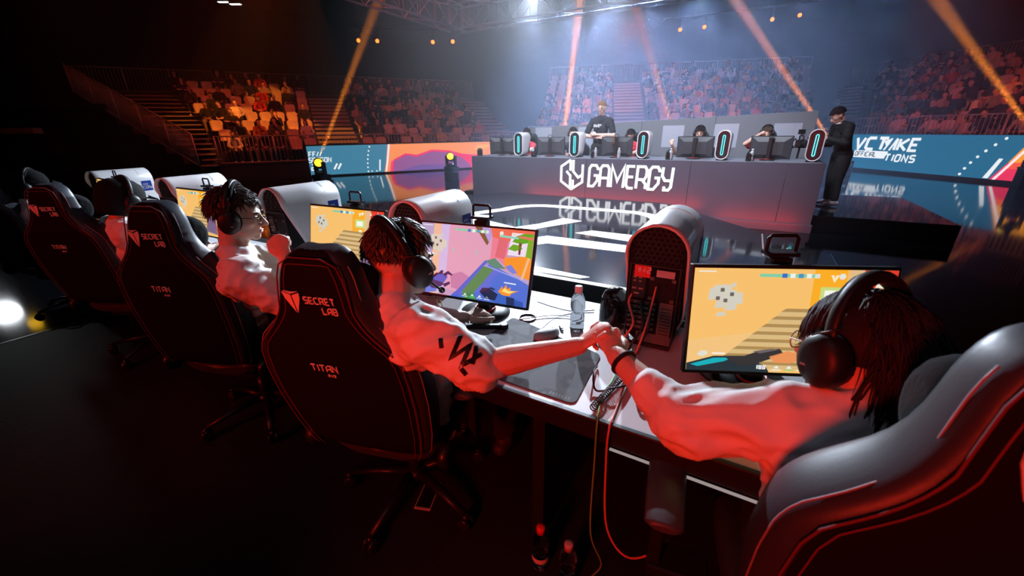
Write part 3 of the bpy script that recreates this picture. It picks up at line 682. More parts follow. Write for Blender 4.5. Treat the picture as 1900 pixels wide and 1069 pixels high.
def make_monitor(label, grp, tilt=10, handle=True, PW=PW, PH=PH, cz=.285):
    t = thing('monitor', label, 'monitor', group=grp)
    A = TR(0, -.03, cz) @ RX(R(-tilt))
    m = MB(); m.box((0, .012, 0), (PW, .024, PH)); m.build('bezel', M_bp, t, bevel=.003, M=A)
    m = MB(); m.loft([[(-PW/2+.01, .024, -PH/2+.01), (PW/2-.01, .024, -PH/2+.01), (PW/2-.01, .024, PH/2-.01), (-PW/2+.01, .024, PH/2-.01)], [(-.2, .062, -.12), (.2, .062, -.12), (.2, .062, .10), (-.2, .062, .10)]], sm=False)
    m.build('back_shell', mat('monitor_back', (.045, .046, .052), .4), t, bevel=.003, M=A)
    m = MB(); hz_ = cz+.183; m.box((0, .085, hz_/2), (.062, .045, hz_-.03)); m.build("stand_column", M_bp, t, bevel=.006)
    m = MB(); m.lathe([(.115, 0), (.12, .004), (.118, .012), (.06, .02), (.05, .022)], 28, M=TR(0, .085, 0)); m.build('stand_base', M_bp, t)
    m = MB(); m.lathe([(.052, .02), (.052, .03), (.046, .03), (.046, .02)], 20, M=TR(0, .085, 0)); m.build('base_ring', mat('red_ring', (.5, .02, .03), .4), t)
    if handle:
        P = [(-.042, 0, .0), (-.042, 0, .042), (-.034, 0, .05), (.034, 0, .05), (.042, 0, .042), (.042, 0, 0)]
        m = MB(); m.tube([(x, .085, hz_+z) for x, y, z in P], .006, 6); m.box((0, .085, hz_-.004), (.09, .05, .012)); m.build('handle', M_bp, t, bevel=.0015)
    t['tilt'] = tilt; return t
def screen(t, Q, st=1.0):
    A = TR(0, -.03, .285) @ RX(R(-t['tilt'])) @ TR(0, -.0008, 0) @ TR(-PW/2+.008, 0, -PH/2+.012) @ Matrix(((PW-.016, 0, 0, 0), (0, 0, -1, 0), (0, PH-.022, 0, 0), (0, 0, 0, 1)))
    o = colmesh('screen', Q, A, t, st)
    return o
def hexs(cx, cy, s, col, lay, asp=1.7): return [([(cx+s*cos(a)/asp, cy+s*sin(a)) for a in (0, 1.05, 2.09, 3.14, 4.19, 5.24)], col, lay)]
def hud(Q):
    W = (240, 246, 240)
    Q += [([(.02, .965), (.11, .965), (.11, .975), (.02, .975)], W, 8), ([(.33, .925), (.62, .925), (.62, .955), (.33, .955)], (130, 210, 170), 8)]
    for i in range(5): Q.append(([(.44+i*.04, .92), (.465+i*.04, .92), (.465+i*.04, .96), (.44+i*.04, .96)], ((60, 110, 200), W, (80, 150, 190), W, (220, 230, 220))[i], 9))
    Q += hexs(.735, .94, .03, (235, 235, 225), 9) + hexs(.84, .94, .026, (240, 220, 200), 9)
    for i, (a, b, c, d) in enumerate(((.08, .70, .11, .12), (.12, .62, .05, .10), (.17, .60, .06, .20), (.15, .76, .05, .08), (.22, .66, .04, .12), (.10, .80, .09, .05), (.19, .82, .03, .05), (.13, .54, .05, .05))):
        Q.append(([(a, b), (a+c, b+.012), (a+c-.006, b+d), (a+.006, b+d-.01)], (214, 210, 196), 7))
    for a, b in ((.12, .70), (.16, .68), (.14, .78), (.19, .74)): Q.append(([(a, b), (a+.02, b), (a+.02, b+.035), (a, b+.035)], (110, 100, 92), 8))
    for i in range(4): Q.append(([(.46+i*.065, .045), (.49+i*.065, .045), (.475+i*.065, .075)], W, 8)); Q.append(([(.45+i*.065, .025), (.50+i*.065, .025), (.50+i*.065, .034), (.45+i*.065, .034)], (120, 220, 140) if i == 1 else W, 8))
    return Q
def stairs_view():
    Q = [([(0, 0), (1, 0), (1, 1), (0, 1)], (255, 190, 96), 0), ([(0, 0), (.66, 0), (.60, 1), (0, 1)], (252, 196, 112), 1), ([(0, 0), (.5, 0), (.42, .42), (0, .3)], (248, 200, 130), 2), ([(.60, .55), (.76, .55), (.76, 1), (.60, 1)], (255, 176, 40), 2), ([(.80, .6), (1, .6), (1, 1), (.80, 1)], (206, 160, 112), 2), ([(.82, .78), (.95, .86), (1, .95), (1, 1), (.84, 1)], (232, 60, 44), 3), ([(.90, .84), (.93, .99), (.95, .84)], (250, 240, 220), 4), ([(.76, .5), (.84, .5), (.84, 1), (.77, 1)], (230, 190, 140), 3)]
    for i in range(8):
        z = .62-i*.075; a = .44-i*.045; Q.append(([(a, z-.06), (.98, z-.06), (.98, z-.02), (a+.02, z-.02)], (222, 190, 132), 4)); Q.append(([(a+.02, z-.02), (.98, z-.02), (.98, z+.012), (a+.045, z+.012)], (176, 142, 88), 4))
    Q += [([(.70, .1), (.98, .05), (.98, .45), (.80, .45)], (120, 96, 132), 5)]
    Q += [([(.64, .70), (.77, .70), (.77, .84), (.64, .84)], (205, 222, 130), 5), ([(.66, .73), (.74, .73), (.74, .81), (.66, .81)], (250, 252, 240), 6), ([(.69, .63), (.73, .63), (.73, .67), (.69, .67)], (255, 240, 200), 6), ([(.68, .95), (.70, .88), (.72, .95), (.705, .95), (.70, .92), (.695, .95)], (255, 240, 200), 6)]
    Q += [([(0, 0), (0, .07), (.14, .15), (.30, .16), (.42, .06), (.44, 0)], (38, 52, 60), 6), ([(.02, .06), (.14, .13), (.24, .14), (.2, .1), (.06, .04)], (20, 178, 190), 7), ([(.20, .14), (.30, .16), (.38, .22), (.48, .24), (.50, .2), (.44, .14), (.36, .08), (.28, .06)], (54, 50, 52), 8), ([(.34, .21), (.44, .24), (.47, .23), (.38, .19)], (110, 100, 104), 9), ([(.43, .16), (.52, .22), (.58, .2), (.60, .14), (.54, .1), (.46, .1)], (240, 150, 90), 8)]
    Q += [([(.05, .16), (.07, .20), (.10, .2), (.11, .17), (.08, .14)], (230, 226, 214), 8), ([(.13, .17), (.20, .17), (.20, .185), (.13, .185)], (250, 246, 236), 8)]
    Q += strokepolys('100', .035, .37, .035, .2, .3, 0, .55, (250, 250, 250), 9)
    return hud(Q)
def corridor_view():
    Q = [([(0, 0), (1, 0), (1, 1), (0, 1)], (196, 160, 196), 0), ([(0, .42), (.14, .46), (.16, 1), (0, 1)], (176, 168, 208), 1), ([(0, 0), (.22, 0), (.17, .47), (0, .43)], (128, 104, 190), 1), ([(.14, 0), (.22, 0), (.19, 1), (.12, 1)], (238, 190, 158), 2), ([(.20, 0), (.29, .05), (.28, 1), (.19, 1)], (206, 190, 232), 2), ([(.28, .1), (.42, .06), (.66, .52), (.70, 1), (.27, 1)], (222, 164, 190), 3), ([(.34, .12), (.42, .1), (.52, .28), (.42, .36), (.32, .3)], (196, 130, 172), 4),
         ([(.34, 0), (.62, .55), (1, .3), (1, 0)], (82, 112, 214), 3), ([(.46, 0), (.44, .12), (.60, .48), (.70, .45), (.62, .25), (.55, .10), (.58, 0)], (66, 138, 84), 4), ([(.62, .55), (.70, .60), (.80, .47), (.70, .47)], (70, 140, 120), 5), ([(.35, 0), (.62, .56), (.64, .54), (.40, 0)], (60, 104, 210), 5), ([(.62, .48), (.98, .33), (.98, .345), (.62, .495)], (150, 170, 240), 6),
         ([(.66, .55), (.72, .6), (.80, .5), (.80, 1), (.66, 1)], (236, 130, 150), 4), ([(.70, .62), (.78, .6), (.80, .9), (.72, .92)], (222, 108, 120), 5), ([(.62, 1), (.66, .88), (.80, .84), (1, .9), (1, 1)], (240, 110, 84), 5), ([(.50, 1), (.62, .76), (.635, .80), (.56, 1)], (120, 90, 60), 6), ([(.56, 1), (.635, .80), (.66, .9), (.64, 1)], (180, 160, 220), 5),
         ([(.78, .62), (.79, .48), (1, .36), (1, .68)], (250, 150, 38), 5), ([(.79, .5), (.84, .54), (.90, .44), (.86, .42)], (120, 130, 220), 6), ([(.80, .66), (1, .66), (1, .96), (.82, .96)], (236, 226, 244), 6), ([(.80, .74), (.86, .72), (.92, .76), (.90, .80), (.84, .81)], (96, 170, 40), 7), ([(.83, .84), (.90, .82), (1, .86), (1, .96), (.92, .96), (.86, .92)], (84, 168, 36), 7), ([(.89, .68), (.905, .68), (.91, .84), (.885, .84)], (120, 40, 40), 7), ([(.95, .66), (1, .64), (1, .95), (.96, .92)], (120, 176, 40), 8), ([(.88, .90), (1, .88), (1, .91), (.88, .93)], (230, 120, 100), 9), ([(.72, .89), (.88, .88), (.88, .905), (.72, .92)], (130, 216, 196), 9), ([(.93, .36), (.95, .36), (.99, .66), (.97, .66)], (240, 190, 140), 7)]
    # two gloved arms
    Q += [([(0, 0), (0, .1), (.08, .16), (.14, .17), (.22, .12), (.2, .03), (.12, 0)], (84, 130, 226), 7), ([(.08, .16), (.15, .24), (.24, .23), (.27, .15), (.22, .08), (.16, .07)], (36, 52, 108), 8), ([(.15, .2), (.2, .28), (.27, .30), (.30, .26), (.27, .17)], (64, 98, 200), 9), ([(.20, .28), (.235, .345), (.255, .34), (.25, .29)], (30, 40, 84), 10), ([(.25, .29), (.30, .345), (.345, .30), (.335, .285), (.30, .30), (.28, .26)], (32, 44, 90), 10), ([(.26, .15), (.32, .2), (.33, .17), (.28, .11)], (30, 42, 90), 10), ([(.15, .24), (.19, .30), (.215, .30), (.18, .235)], (24, 30, 60), 10)]
    Q += [([(.60, .12), (.62, .18), (.68, .19), (.76, .12), (.74, .03), (.66, .04)], (28, 38, 76), 8), ([(.66, .18), (.70, .205), (.74, .18), (.72, .17), (.69, .185)], (24, 30, 60), 9), ([(.68, .08), (.76, .13), (.86, .1), (.88, 0), (.74, 0)], (58, 100, 196), 7), ([(.84, 0), (.83, .11), (.9, .1), (.92, 0)], (30, 44, 92), 8), ([(.90, 0), (.90, .08), (.97, .07), (.98, 0)], (50, 84, 176), 8)]
    Q += [([(.76, .16), (.79, .24), (.80, .2), (.82, .27), (.835, .21), (.86, .24), (.86, .19), (.93, .205), (.87, .155), (.86, .12), (.8, .12)], (255, 150, 30), 9), ([(.79, .17), (.81, .22), (.84, .19), (.9, .195), (.85, .15)], (255, 226, 120), 10), ([(.80, .285), (.90, .28), (.90, .295), (.80, .30)], (240, 246, 250), 9)]
    Q += strokepolys('57', .04, .225, .06, .2, .3, 0, .6, (255, 240, 170), 11)
    for x in (.32, .53): Q.append(([(x, .62), (x+.012, .62), (x+.010, .67), (x+.002, .67)], (110, 220, 180), 6))
    return hud(Q)
# round black device, mouse, bottles
def make_dome(label, grp, M):
    t = thing('dome_camera', label, 'device', group=grp, M=M)
    m = MB(); m.lathe([(.058, 0), (.066, .006), (.066, .04), (.064, .1), (.06, .13), (.05, .155), (.03, .172), (.004, .178)], 26); m.build('body', M_bpg, t)
    m = MB(); m.lathe([(.02, 0), (.02, .006), (.012, .009)], 14, M=TR(-.02, -.052, .13) @ RX(R(75))); m.build('lens', M_bpg, t); return t
M_pet = mat('clear_plastic', (.92, .95, 1.0), .04, trans=1, ior=1.3); M_water = mat('water', (.95, .97, 1), .0, trans=1, ior=1.33)
M_capw = mat('white_cap', (.85, .86, .88), .4)
M_capr = mat('red_cap', (.7, .03, .02), .4)
def make_bottle(label, cap, M, grp=None, lab=None, body=None):
    t = thing('water_bottle', label, 'bottle', group=grp, M=M)
    prof = [(.004, .004), (.024, .0), (.031, .006), (.032, .03), (.0295, .036), (.032, .042), (.032, .07), (.028, .082), (.0275, .09), (.032, .105), (.032, .135), (.029, .15), (.020, .168), (.0135, .178), (.0135, .188)]
    m = MB(); m.lathe(prof, 20); m.build('body', body or M_pet, t)
    m = MB(); m.lathe([(.0165, .178), (.0165, .202), (.0155, .206), (.004, .206)], 18); m.build('cap', cap, t)
    if lab:
        m = MB(); m.lathe([(.0328, .045), (.0328, .068)], 20, cap=(False, False)); m.build('wrapper', lab, t)
    return t
def make_mouse(label, grp, M, col):
    t = thing('computer_mouse', label, 'mouse', group=grp, M=M)
    m = MB(); m.lathe([(.98, 0), (1.0, .008), (.98, .016), (.93, .025), (.80, .031), (.5, .035), (.04, .037)], 20, M=Matrix.Diagonal((.032, .061, 1, 1))); m.build('body', col, t)
    m = MB(); m.tube([(0, .026, .034), (0, .040, .029)], .004, 6); m.build('wheel', M_bp, t); return t
def cable(name, label, pts, r, m_, n=6, cat='cable', grp=None):
    mb = MB(); mb.tube(smoothpath(pts, n), r, 6); o = mb.build(name, m_); tag(o, label, cat, grp); return o
# ------------------------------------------------------------------ near desk
M_desktop = mat('pale_desktop', (.62, .63, .66), .38, noise_=(4, .05))
nd = thing('team_desk', 'long pale-topped team desk in the foreground with a black front edge', 'desk', (-2.45, 1.36, DECK))
m = MB(); m.box((0, .0, .735), (6.6, .76, .03)); m.build('desktop', M_desktop, nd, bevel=.004)
m = MB(); m.box((0, -.385, .715), (6.62, .018, .075)); m.build('edge_panel', M_black, nd, bevel=.003)
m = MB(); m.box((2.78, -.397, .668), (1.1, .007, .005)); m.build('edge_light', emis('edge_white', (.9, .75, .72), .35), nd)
m = MB(); m.box((0, .42, .375), (6.62, .09, .75)); m.build('front_panel', M_black, nd, bevel=.004)
for x in (-3.25, -1.95, -.65, .65, 1.95, 3.25):
    m = MB(); m.box((x, .02, .36), (.05, .66, .72)); m.build('leg_panel', M_black, nd, bevel=.003)
PCX = [(-.232, 0), (-1.45, 3), (-2.60, 3), (-4.07, 6), (-5.57, 7)]
pw = ['nearest white computer tower with a rounded top, red number sticker on its open back', 'white computer tower behind the second player from the right, black vent tilted up', 'white computer tower beside the player in glasses', 'white computer tower beside the player in the black cap', 'farthest white computer tower of the near desk, by the leftmost player']
pcs = []
for i, (x, a) in enumerate(PCX):
    if i == 0: t = make_pc(pw[0], 'white towers on the near desk'); t.matrix_world = TR(x, 1.672, DZ) @ RZ(R(a))
    else: t = dup(pcs[0], TR(x, 1.672, DZ) @ RZ(R(a)), pw[i])
    pcs.append(t)
pc_stickers(pcs[0])
MON = [(.165, 1.309, 24.5, 10, 'right-hand screen showing orange stone stairs, in front of the nearest player', stairs_view), (-.984, 1.353, 6.4, 19, 'screen showing a pink corridor and blue gloves, beside the second player from the right', corridor_view),
       (-1.86, 1.40, 3, 13, 'screen showing orange stairs, behind the second player from the right', stairs_view), (-3.52, 1.42, 0, 8, 'screen half hidden behind the player in glasses', stairs_view), (-5.22, 1.42, -6, 8, 'farthest near-desk screen, left of the player in the black cap', stairs_view)]
for x, y, a, tl, lb_, fn in MON:
    t = make_monitor(lb_, 'screens on the near desk', tl); t.matrix_world = TR(x, y+.03, DZ) @ RZ(R(a)); screen(t, fn(), .95)
# far desk: the same gear turned to the stage
FX = [-4.62, -3.27, -1.86, -.45, .91]
fw_ = ['leftmost', 'second from the left', 'middle', 'second from the right', 'rightmost']
FM = 1.107
for i, x in enumerate(FX):
    x2 = x
    dup(pcs[1], TR(x, 8.60, FM) @ RZ(pi+R((4, 3, 2, -2, -6)[i])), f'{fw_[i]} white tower with a cyan light ring on the far desk', 'white towers on the far desk')
fmon = []
for i, (x, a) in enumerate([(-5.22, 14), (-3.95, 8), (-2.45, 4), (-.95, -2), (.28, -10)]):
    lb_ = f'back of the {fw_[i]} black monitor on the far desk'
    if i == 0: t = make_monitor(lb_, 'monitors on the far desk', 6, True, .645, .385, .215); 
    else: t = dup(fmon[0], label=lb_)
    t.matrix_world = TR(x, 8.72, FM) @ RZ(pi+R(a)); fmon.append(t)
for i, x in enumerate([-5.62, -4.28, -2.9, -1.43, -.1]):
    make_dome(f'{fw_[i]} black domed device on the far desk', 'domed devices on the far desk', TR(x+(.1 if i else 0), 8.33, FM) @ RZ(pi))
for i, x in enumerate([-4.18, -2.76, -2.28, -1.3, .02]):
    make_bottle(f'{fw_[i]} water bottle on the far desk', M_capw, TR(x, 8.3, FM), 'bottles on the far desk', None, mat('cloudy_plastic', (.72, .75, .80), .25, trans=.55, ior=1.3))
# small things on the near desk
make_dome('black domed device between the bottle and the nearest tower', None, TR(-.41, 1.63, DZ) @ RZ(R(30)))
make_bottle('clear water bottle with white cap standing behind the joined hands', M_capw, TR(-.536, 1.50, DZ))
make_bottle('water bottle with red cap standing on the floor', M_capr, TR(-.44, .955, DECK), None, mat('bottle_wrapper', (.62, .55, .55), .5))
make_bottle('water bottle with pale cap at the bottom edge of the view', mat('pink_cap', (.55, .42, .42), .45), TR(-.325, .945, DECK))
M_pad = mat('mousepad', (.055, .057, .064), .8)
nt = M_pad.node_tree; tc = nt.nodes.new('ShaderNodeTexCoord'); no = nt.nodes.new('ShaderNodeTexNoise'); no.inputs['Scale'].default_value = 9; no.inputs['Detail'].default_value = 1.5
cr = nt.nodes.new('ShaderNodeValToRGB'); cr.color_ramp.interpolation = 'CONSTANT'; cr.color_ramp.elements[0].color = (.060, .062, .070, 1); cr.color_ramp.elements[1].position = .47; cr.color_ramp.elements[1].color = (.036, .038, .045, 1)
e_ = cr.color_ramp.elements.new(.56); e_.color = (.085, .09, .10, 1)
nt.links.new(tc.outputs['Object'], no.inputs['Vector']); nt.links.new(no.outputs['Fac'], cr.inputs[0]); nt.links.new(cr.outputs[0], nt.nodes['Principled BSDF'].inputs['Base Color'])
def pad(label, pts):
    m = MB(); m.prism(pts, 0, .004); o = m.build('mouse_pad', M_pad, bevel=.0012); o.location.z = DZ; return tag(o, label, 'mouse pad')
def rquad(P, r=.02, n=4):
    out = []
    for i, p in enumerate(P):
        p = Vector(p); a = (Vector(P[i-1])-p).normalized(); b = (Vector(P[(i+1) % len(P)])-p).normalized()
        for k in range(n+1):
            t = k/n; out.append(tuple(p+a*r*(1-t)**2+b*r*t**2))
    return out
pp = pad('grey camouflage mouse pad under the outstretched arm', rquad([(-.855, 1.01), (-.352, 1.005), (-.372, 1.34), (-.845, 1.475)], .03))
m = MB(); strokes(m, [[(k_*.011, 0), (k_*.011+.007, 0)] for k_ in range(7)]+[[(k_*.011, .008), (k_*.011+.006, .008)] for k_ in range(7)], .002, TR(-.45, 1.02, DZ+.0043), .0002); m.build('pad_lettering', mat('pad_print', (.3, .3, .32), .6)).parent = None
o = bpy.data.objects['pad_lettering']; o.parent = pp; o.location = (0, 0, -DZ)
make_mouse('white computer mouse on the grey mouse pad', None, TR(-.622, 1.37, DZ+.004) @ RZ(R(-35)), M_shell)
# ------------------------------------------------------------------ gaming chairs
M_lea = mat('black_leather', (.028, .032, .042), .42, spec=.45, bump=(160, .03))
M_sue = mat('black_backing', (.006, .005, .006), .8, spec=.08)
M_pip = mat('red_stitching', (.13, .015, .02), .7); M_piw = mat('pale_stitching', (.26, .18, .21), .6)
M_vel = mat('black_velvet', (.005, .005, .006), .95, spec=.15, sheen=.03, bump=(40, .2))
M_prt = mat('back_print', (.72, .68, .66), .5)
M_frm = mat('chair_frame', (.012, .012, .012), .35, .2)
WID = [(0, .215), (.04, .24), (.15, .262), (.30, .276), (.42, .276), (.50, .268), (.545, .25), (.59, .205), (.635, .162), (.68, .134), (.74, .125), (.79, .116), (.83, .10), (.855, .076), (.865, .045)]
def wid(h):
    for (a, wa), (b, wb) in zip(WID, WID[1:]):
        if h <= b: t = (h-a)/(b-a); return wa+(wb-wa)*t
    return WID[-1][1]
def make_chair(label, grp):
    t = thing('gaming_chair', label, 'chair', group=grp)
    return t
def chair_parts(t, rec=11, rot=0, arm_out=0, zs=.93):
    """backrest in its own tilted frame: x right, y forward, z up along the back"""
    B = TR(0, -.235, .50) @ RX(R(rec)) @ Matrix.Diagonal((1, 1, zs, 1))
    back = [(-.93, -.056), (-.5, -.064), (0, -.066), (.5, -.064), (.93, -.056)]
    rest = [(1.0, -.035), (1.035, .015), (.985, .068), (.87, .088), (.70, .062), (.56, .030), (0, .018), (-.56, .030), (-.70, .062), (-.87, .088), (-.985, .068), (-1.035, .015), (-1.0, -.035)]
    m = MB(); rings = []
    hs = [0, .02, .06, .12, .2, .28, .35, .41, .45, .49, .53, .57, .61, .66, .72, .78, .82, .845, .86, .866]
    for h in hs:
        w_ = wid(h); k = 1 if .03 < h < .80 else (.6 if h > .855 or h < .01 else .88)
        cy = .018*math.sin(h/.866*pi)*-1 + (.03*(h-.6)/.26 if h > .6 else 0)
        rings.append([(x*w_, (min(y, .088-.055*min(1, max(0, (h-.55)/.15))) if y > 0 else y)*k+cy, h) for x, y in back+rest])
    m.loft(rings)
    nb = len(back); n = nb+len(rest)
    for i, f in enumerate(m.f):
        j = i % n if i < n*(len(hs)-1) else 99
        m.m[i] = 1 if j < nb-1 else 0
    br = m.build('backrest', [M_lea, M_sue], t, M=B, sub=1)
    # seams along the border of the back
    def border(s, off, y): return [(s*(wid(h)*.90-off), y-.0+(-.018*math.sin(h/.866*pi))+(.03*(h-.6)/.26 if h > .6 else 0), h) for h in [.01+i*.0205 for i in range(41)]]
    for off, mm, rr_ in ((.0, M_pip, .0022), (.022, M_pip, .0016)):
        pth = border(-1, off, -.0605)+[(x, -.066+.03, .855-off) for x in (-.05, 0, .05)]+border(1, off, -.0605)[::-1]
        m = MB(); m.tube(pth, rr_, 5); m.build('seam', mm, br)
    for s in (-1, 1):
        m = MB(); m.tube([(s*wid(h)*1.005, -.028-.018*math.sin(h/.866*pi)+(.03*(h-.6)/.26 if h > .6 else 0), h) for h in [.02+i*.0205 for i in range(40)]], .0018, 5); m.build('stitching', M_piw, br)
        m = MB(); m.tube([(s*.262*1.0, -.03, .445), (s*.262*1.035, .012, .45), (s*.255*.96, .072, .455), (s*.25*.80, .082, .46)], .0022, 5); m.build('stitching', M_piw, br)
    # print on the back
    yb = -.0872
    def fr(x, z, tilt=0): return frame((x, yb+(.0 if z < .6 else .012+(z-.6)*.115), z), (1, 0, 0), (0, 0, 1))
    m = MB(); Mx = fr(-.085, .70)
    for poly in ([(0, .052), (.026, .042), (.026, -.024), (.004, .03)], [(.030, .042), (.056, .052), (.052, .03), (.030, -.024)], [(.004, .056), (.028, .047), (.052, .056), (.028, .054)]): m.prism(poly, 0, .003, 0, Mx)
    m.build('emblem', M_prt, br)
    m = MB(); text(m, 'SECRET', .022, fr(-.022, .715), .17, .26, .003, 0, .88); text(m, 'LAB', .022, fr(.032, .682), .17, .26, .003, 0, .88); m.build('brand_lettering', M_prt, br)
    m = MB(); text(m, 'TITAN', .026, frame((-.062, yb-.0008, .46), (1, 0, 0), (0, 0, 1)), .14, .22, .003); text(m, 'evo', .012, frame((-.01, yb-.0008, .438), (1, 0, 0), (0, 0, 1)), .16, .3, .003); m.build('model_lettering', M_prt, br)
    # head pillow
    m = MB(); m.loft([[(q*.115*sx, .045+.048*cy, .70+.07*cz) for q, cy, cz in [(1, cos(a), sin(a)) for a in [2*pi*k/12 for k in range(12)]]] for sx in (-1, )] if False else [[(x, .070+.070*k*cos(a), .695+.095*k*sin(a)) for a in [2*pi*j/12 for j in range(12)]] for x, k in ((-.122, .45), (-.108, .85), (-.065, .97), (0, 1), (.065, .97), (.108, .85), (.122, .45))])
    m.build('head_pillow', M_vel, br, sub=1)
    # seat
    m = MB(); rings = []
    for y, w_, z, hgt in ((-.25, .19, .40, .07), (-.2, .225, .395, .10), (0, .255, .39, .105), (.2, .262, .395, .10), (.25, .24, .41, .07)):
        rings.append([(-w_, y, z), (-w_*1.02, y, z+hgt*.7), (-w_*.92, y, z+hgt*1.15), (-w_*.7, y, z+hgt*.9), (0, y, z+hgt*.82), (w_*.7, y, z+hgt*.9), (w_*.92, y, z+hgt*1.15), (w_*1.02, y, z+hgt*.7), (w_, y, z)])
    m.loft(rings); m.build('seat', M_lea, t, sub=1)
    # recliner hinges, armrests
    for s in (-1, 1):
        m = MB(); m.lathe([(.045, -.02), (.05, -.012), (.05, .014), (.03, .02)], 16, M=TR(s*.275, -.225, .47) @ RY(pi/2)); m.build('hinge_cover', M_frm, t)
        so = s; ex = s*(arm_out if s < 0 else 0)
        m = MB(); m.box((s*.30+ex*.5, -.03, .41), (.05+abs(ex)*1.1, .09, .04)); m.box((s*.315+ex, -.03, .53), (.035, .065, .28)); arm = m.build('armrest_post', M_frm, t, bevel=.006)
        m = MB(); m.loft([[(s*.31+ex+.05*w_*cos(a), y, .675+.016*sin(a)*w_) for a in [2*pi*k/12 for k in range(12)]] for y, w_ in ((-.155, .6), (-.145, .92), (-.05, 1), (.08, 1), (.115, .9), (.125, .6))]); m.build('arm_pad', mat('arm_pad_grey', (.05, .055, .065), .45), arm)
    m = MB(); m.box((0, -.02, .375), (.26, .30, .05)); m.tube([(.1, .0, .37), (.27, .02, .37), (.30, .02, .36)], .008, 6); m.build('mechanism', M_frm, t, bevel=.005)
    m = MB(); m.lathe([(.03, .10), (.03, .24), (.022, .24), (.022, .36)], 14); m.build('gas_lift', M_frm, t)
    m = MB(); m.lathe([(.05, .085), (.055, .12), (.03, .135)], 16); m.build('base_hub', M_frm, t)
    for k in range(5):
        a = rot+2*pi*k/5+.3; d = Vector((cos(a), sin(a), 0))
        m = MB(); m.tube([d*.03+Vector((0, 0, .112)), d*.18+Vector((0, 0, .100)), d*.32+Vector((0, 0, .075))], [.028, .022, .016], 8, flat=.7, up=(0, 0, 1)); lg = m.build('base_leg', M_frm, t)
        m = MB(); b2 = a+rnd.uniform(-.8, .8)
        for s in (-1, 1): m.lathe([(.014, -.010), (.029, -.009), (.030, .006), (.024, .010)], 14, M=TR(d.x*.325, d.y*.325, .031) @ RZ(b2) @ TR(0, s*.017, 0) @ RX(pi/2))
        m.lathe([(.016, .03), (.018, .05), (.01, .075)], 10, M=TR(d.x*.325, d.y*.325, 0)); m.build('caster', mat('caster_black', (.02, .016, .016), .25, .3), lg)
def chair(label, x, y, rz, rec, z=DECK, rot=0, grp='gaming chairs of the near row', arm_out=0, zs=.94):
    t = make_chair(label, grp); chair_parts(t, rec, rot, arm_out, zs); t.matrix_world = TR(x, y, z) @ RZ(R(rz)); return t
CH = [chair('black gaming chair nearest the camera, cut off by the right edge',  .36, .965, 7, 6, rot=.2, arm_out=.10, zs=.99),
      chair('second black gaming chair from the right, its red-lit back seen whole', -1.105, 1.0, 16, 10, rot=.5, zs=.91),
      chair('black gaming chair of the player in glasses', -2.29, 1.0, 21, 5, rot=.1),
      chair('black gaming chair of the player in the black cap', -3.83, 1.05, 26, 8, rot=.7),
      chair('leftmost black gaming chair, cut off by the left edge', -5.48, 1.04, 24, 8, rot=.4)]
for i, x in enumerate([-4.98, -3.72, -2.38, -.98, .22]):
    chair(f'{fw_[i]} gaming chair behind the far desk', x, 9.62, 180+(8, 4, 2, -4, -8)[i], 10, .28, .2*i, 'gaming chairs of the far team')
# ------------------------------------------------------------------ near people
M_skin = mat('skin_pale', (.70, .46, .36), .5, spec=.35, bump=(90, .05)); M_lip = mat('lips', (.45, .18, .15), .5); M_eyew = mat('eye_white', (.75, .73, .70), .3); M_iris = mat('iris', (.06, .04, .03), .2)
M_hbr = mat('brown_hair', (.055, .032, .020), .42, spec=.5); M_hbk = mat('dark_hair', (.016, .008, .012), .6, spec=.25)
M_shirt = mat('white_shirt', (.80, .78, .77), .8, bump=(500, .06)); M_trs = mat('black_trousers', (.012, .012, .014), .9); M_shoe = mat('trainer', (.03, .03, .03), .6); M_shw = mat('white_trainer', (.65, .65, .65), .6)
M_tblk = mat('black_tshirt', (.014, .016, .024), .85); M_suit = mat('black_suit', (.010, .010, .012), .75); M_redk = mat('red_jersey', (.55, .02, .035), .8)
def headM(pos, yaw=0, pitch=0, roll=0, s=1.0): return TR(*pos) @ RZ(R(yaw)) @ RX(R(pitch)) @ RY(R(roll)) @ Matrix.Scale(s, 4)
def head_prims(H):
    T = lambda *p: H @ Vector(p)
    k = H.to_scale().x
    E = lambda c, r, rot=None: ('E', 0, c, r, H if rot is None else H)
    P = [E((0, -.018, .035), (.075, .095, .088)), E((0, .022, -.005), (.069, .066, .085)), E((0, .035, -.055), (.055, .052, .055)), E((0, .062, -.092), (.028, .024, .020)),
         E((0, .076, .022), (.046, .014, .010)), E((.042, .052, -.022), (.022, .026, .020)), E((-.042, .052, -.022), (.022, .026, .020)), E((0, .078, -.066), (.026, .014, .018))]
    P.append(('T', 0, [T(0, .086, .012), T(0, .100, -.012), T(0, .112, -.030)], [.008*k, .0095*k, .012*k]))
    P += [E((.011, .098, -.036), (.009, .010, .008)), E((-.011, .098, -.036), (.009, .010, .008))]
    for s in (-1, 1):
        P.append(E((s*.078, -.008, -.008), (.010, .020, .032))); P.append(E((s*.084, -.018, .006), (.006, .014, .020)))
    return P
def arm_frame(d, up):
    d = Vector(d).normalized(); up = Vector(up); up = (up-d*up.dot(d)).normalized(); return d, up, d.cross(up)
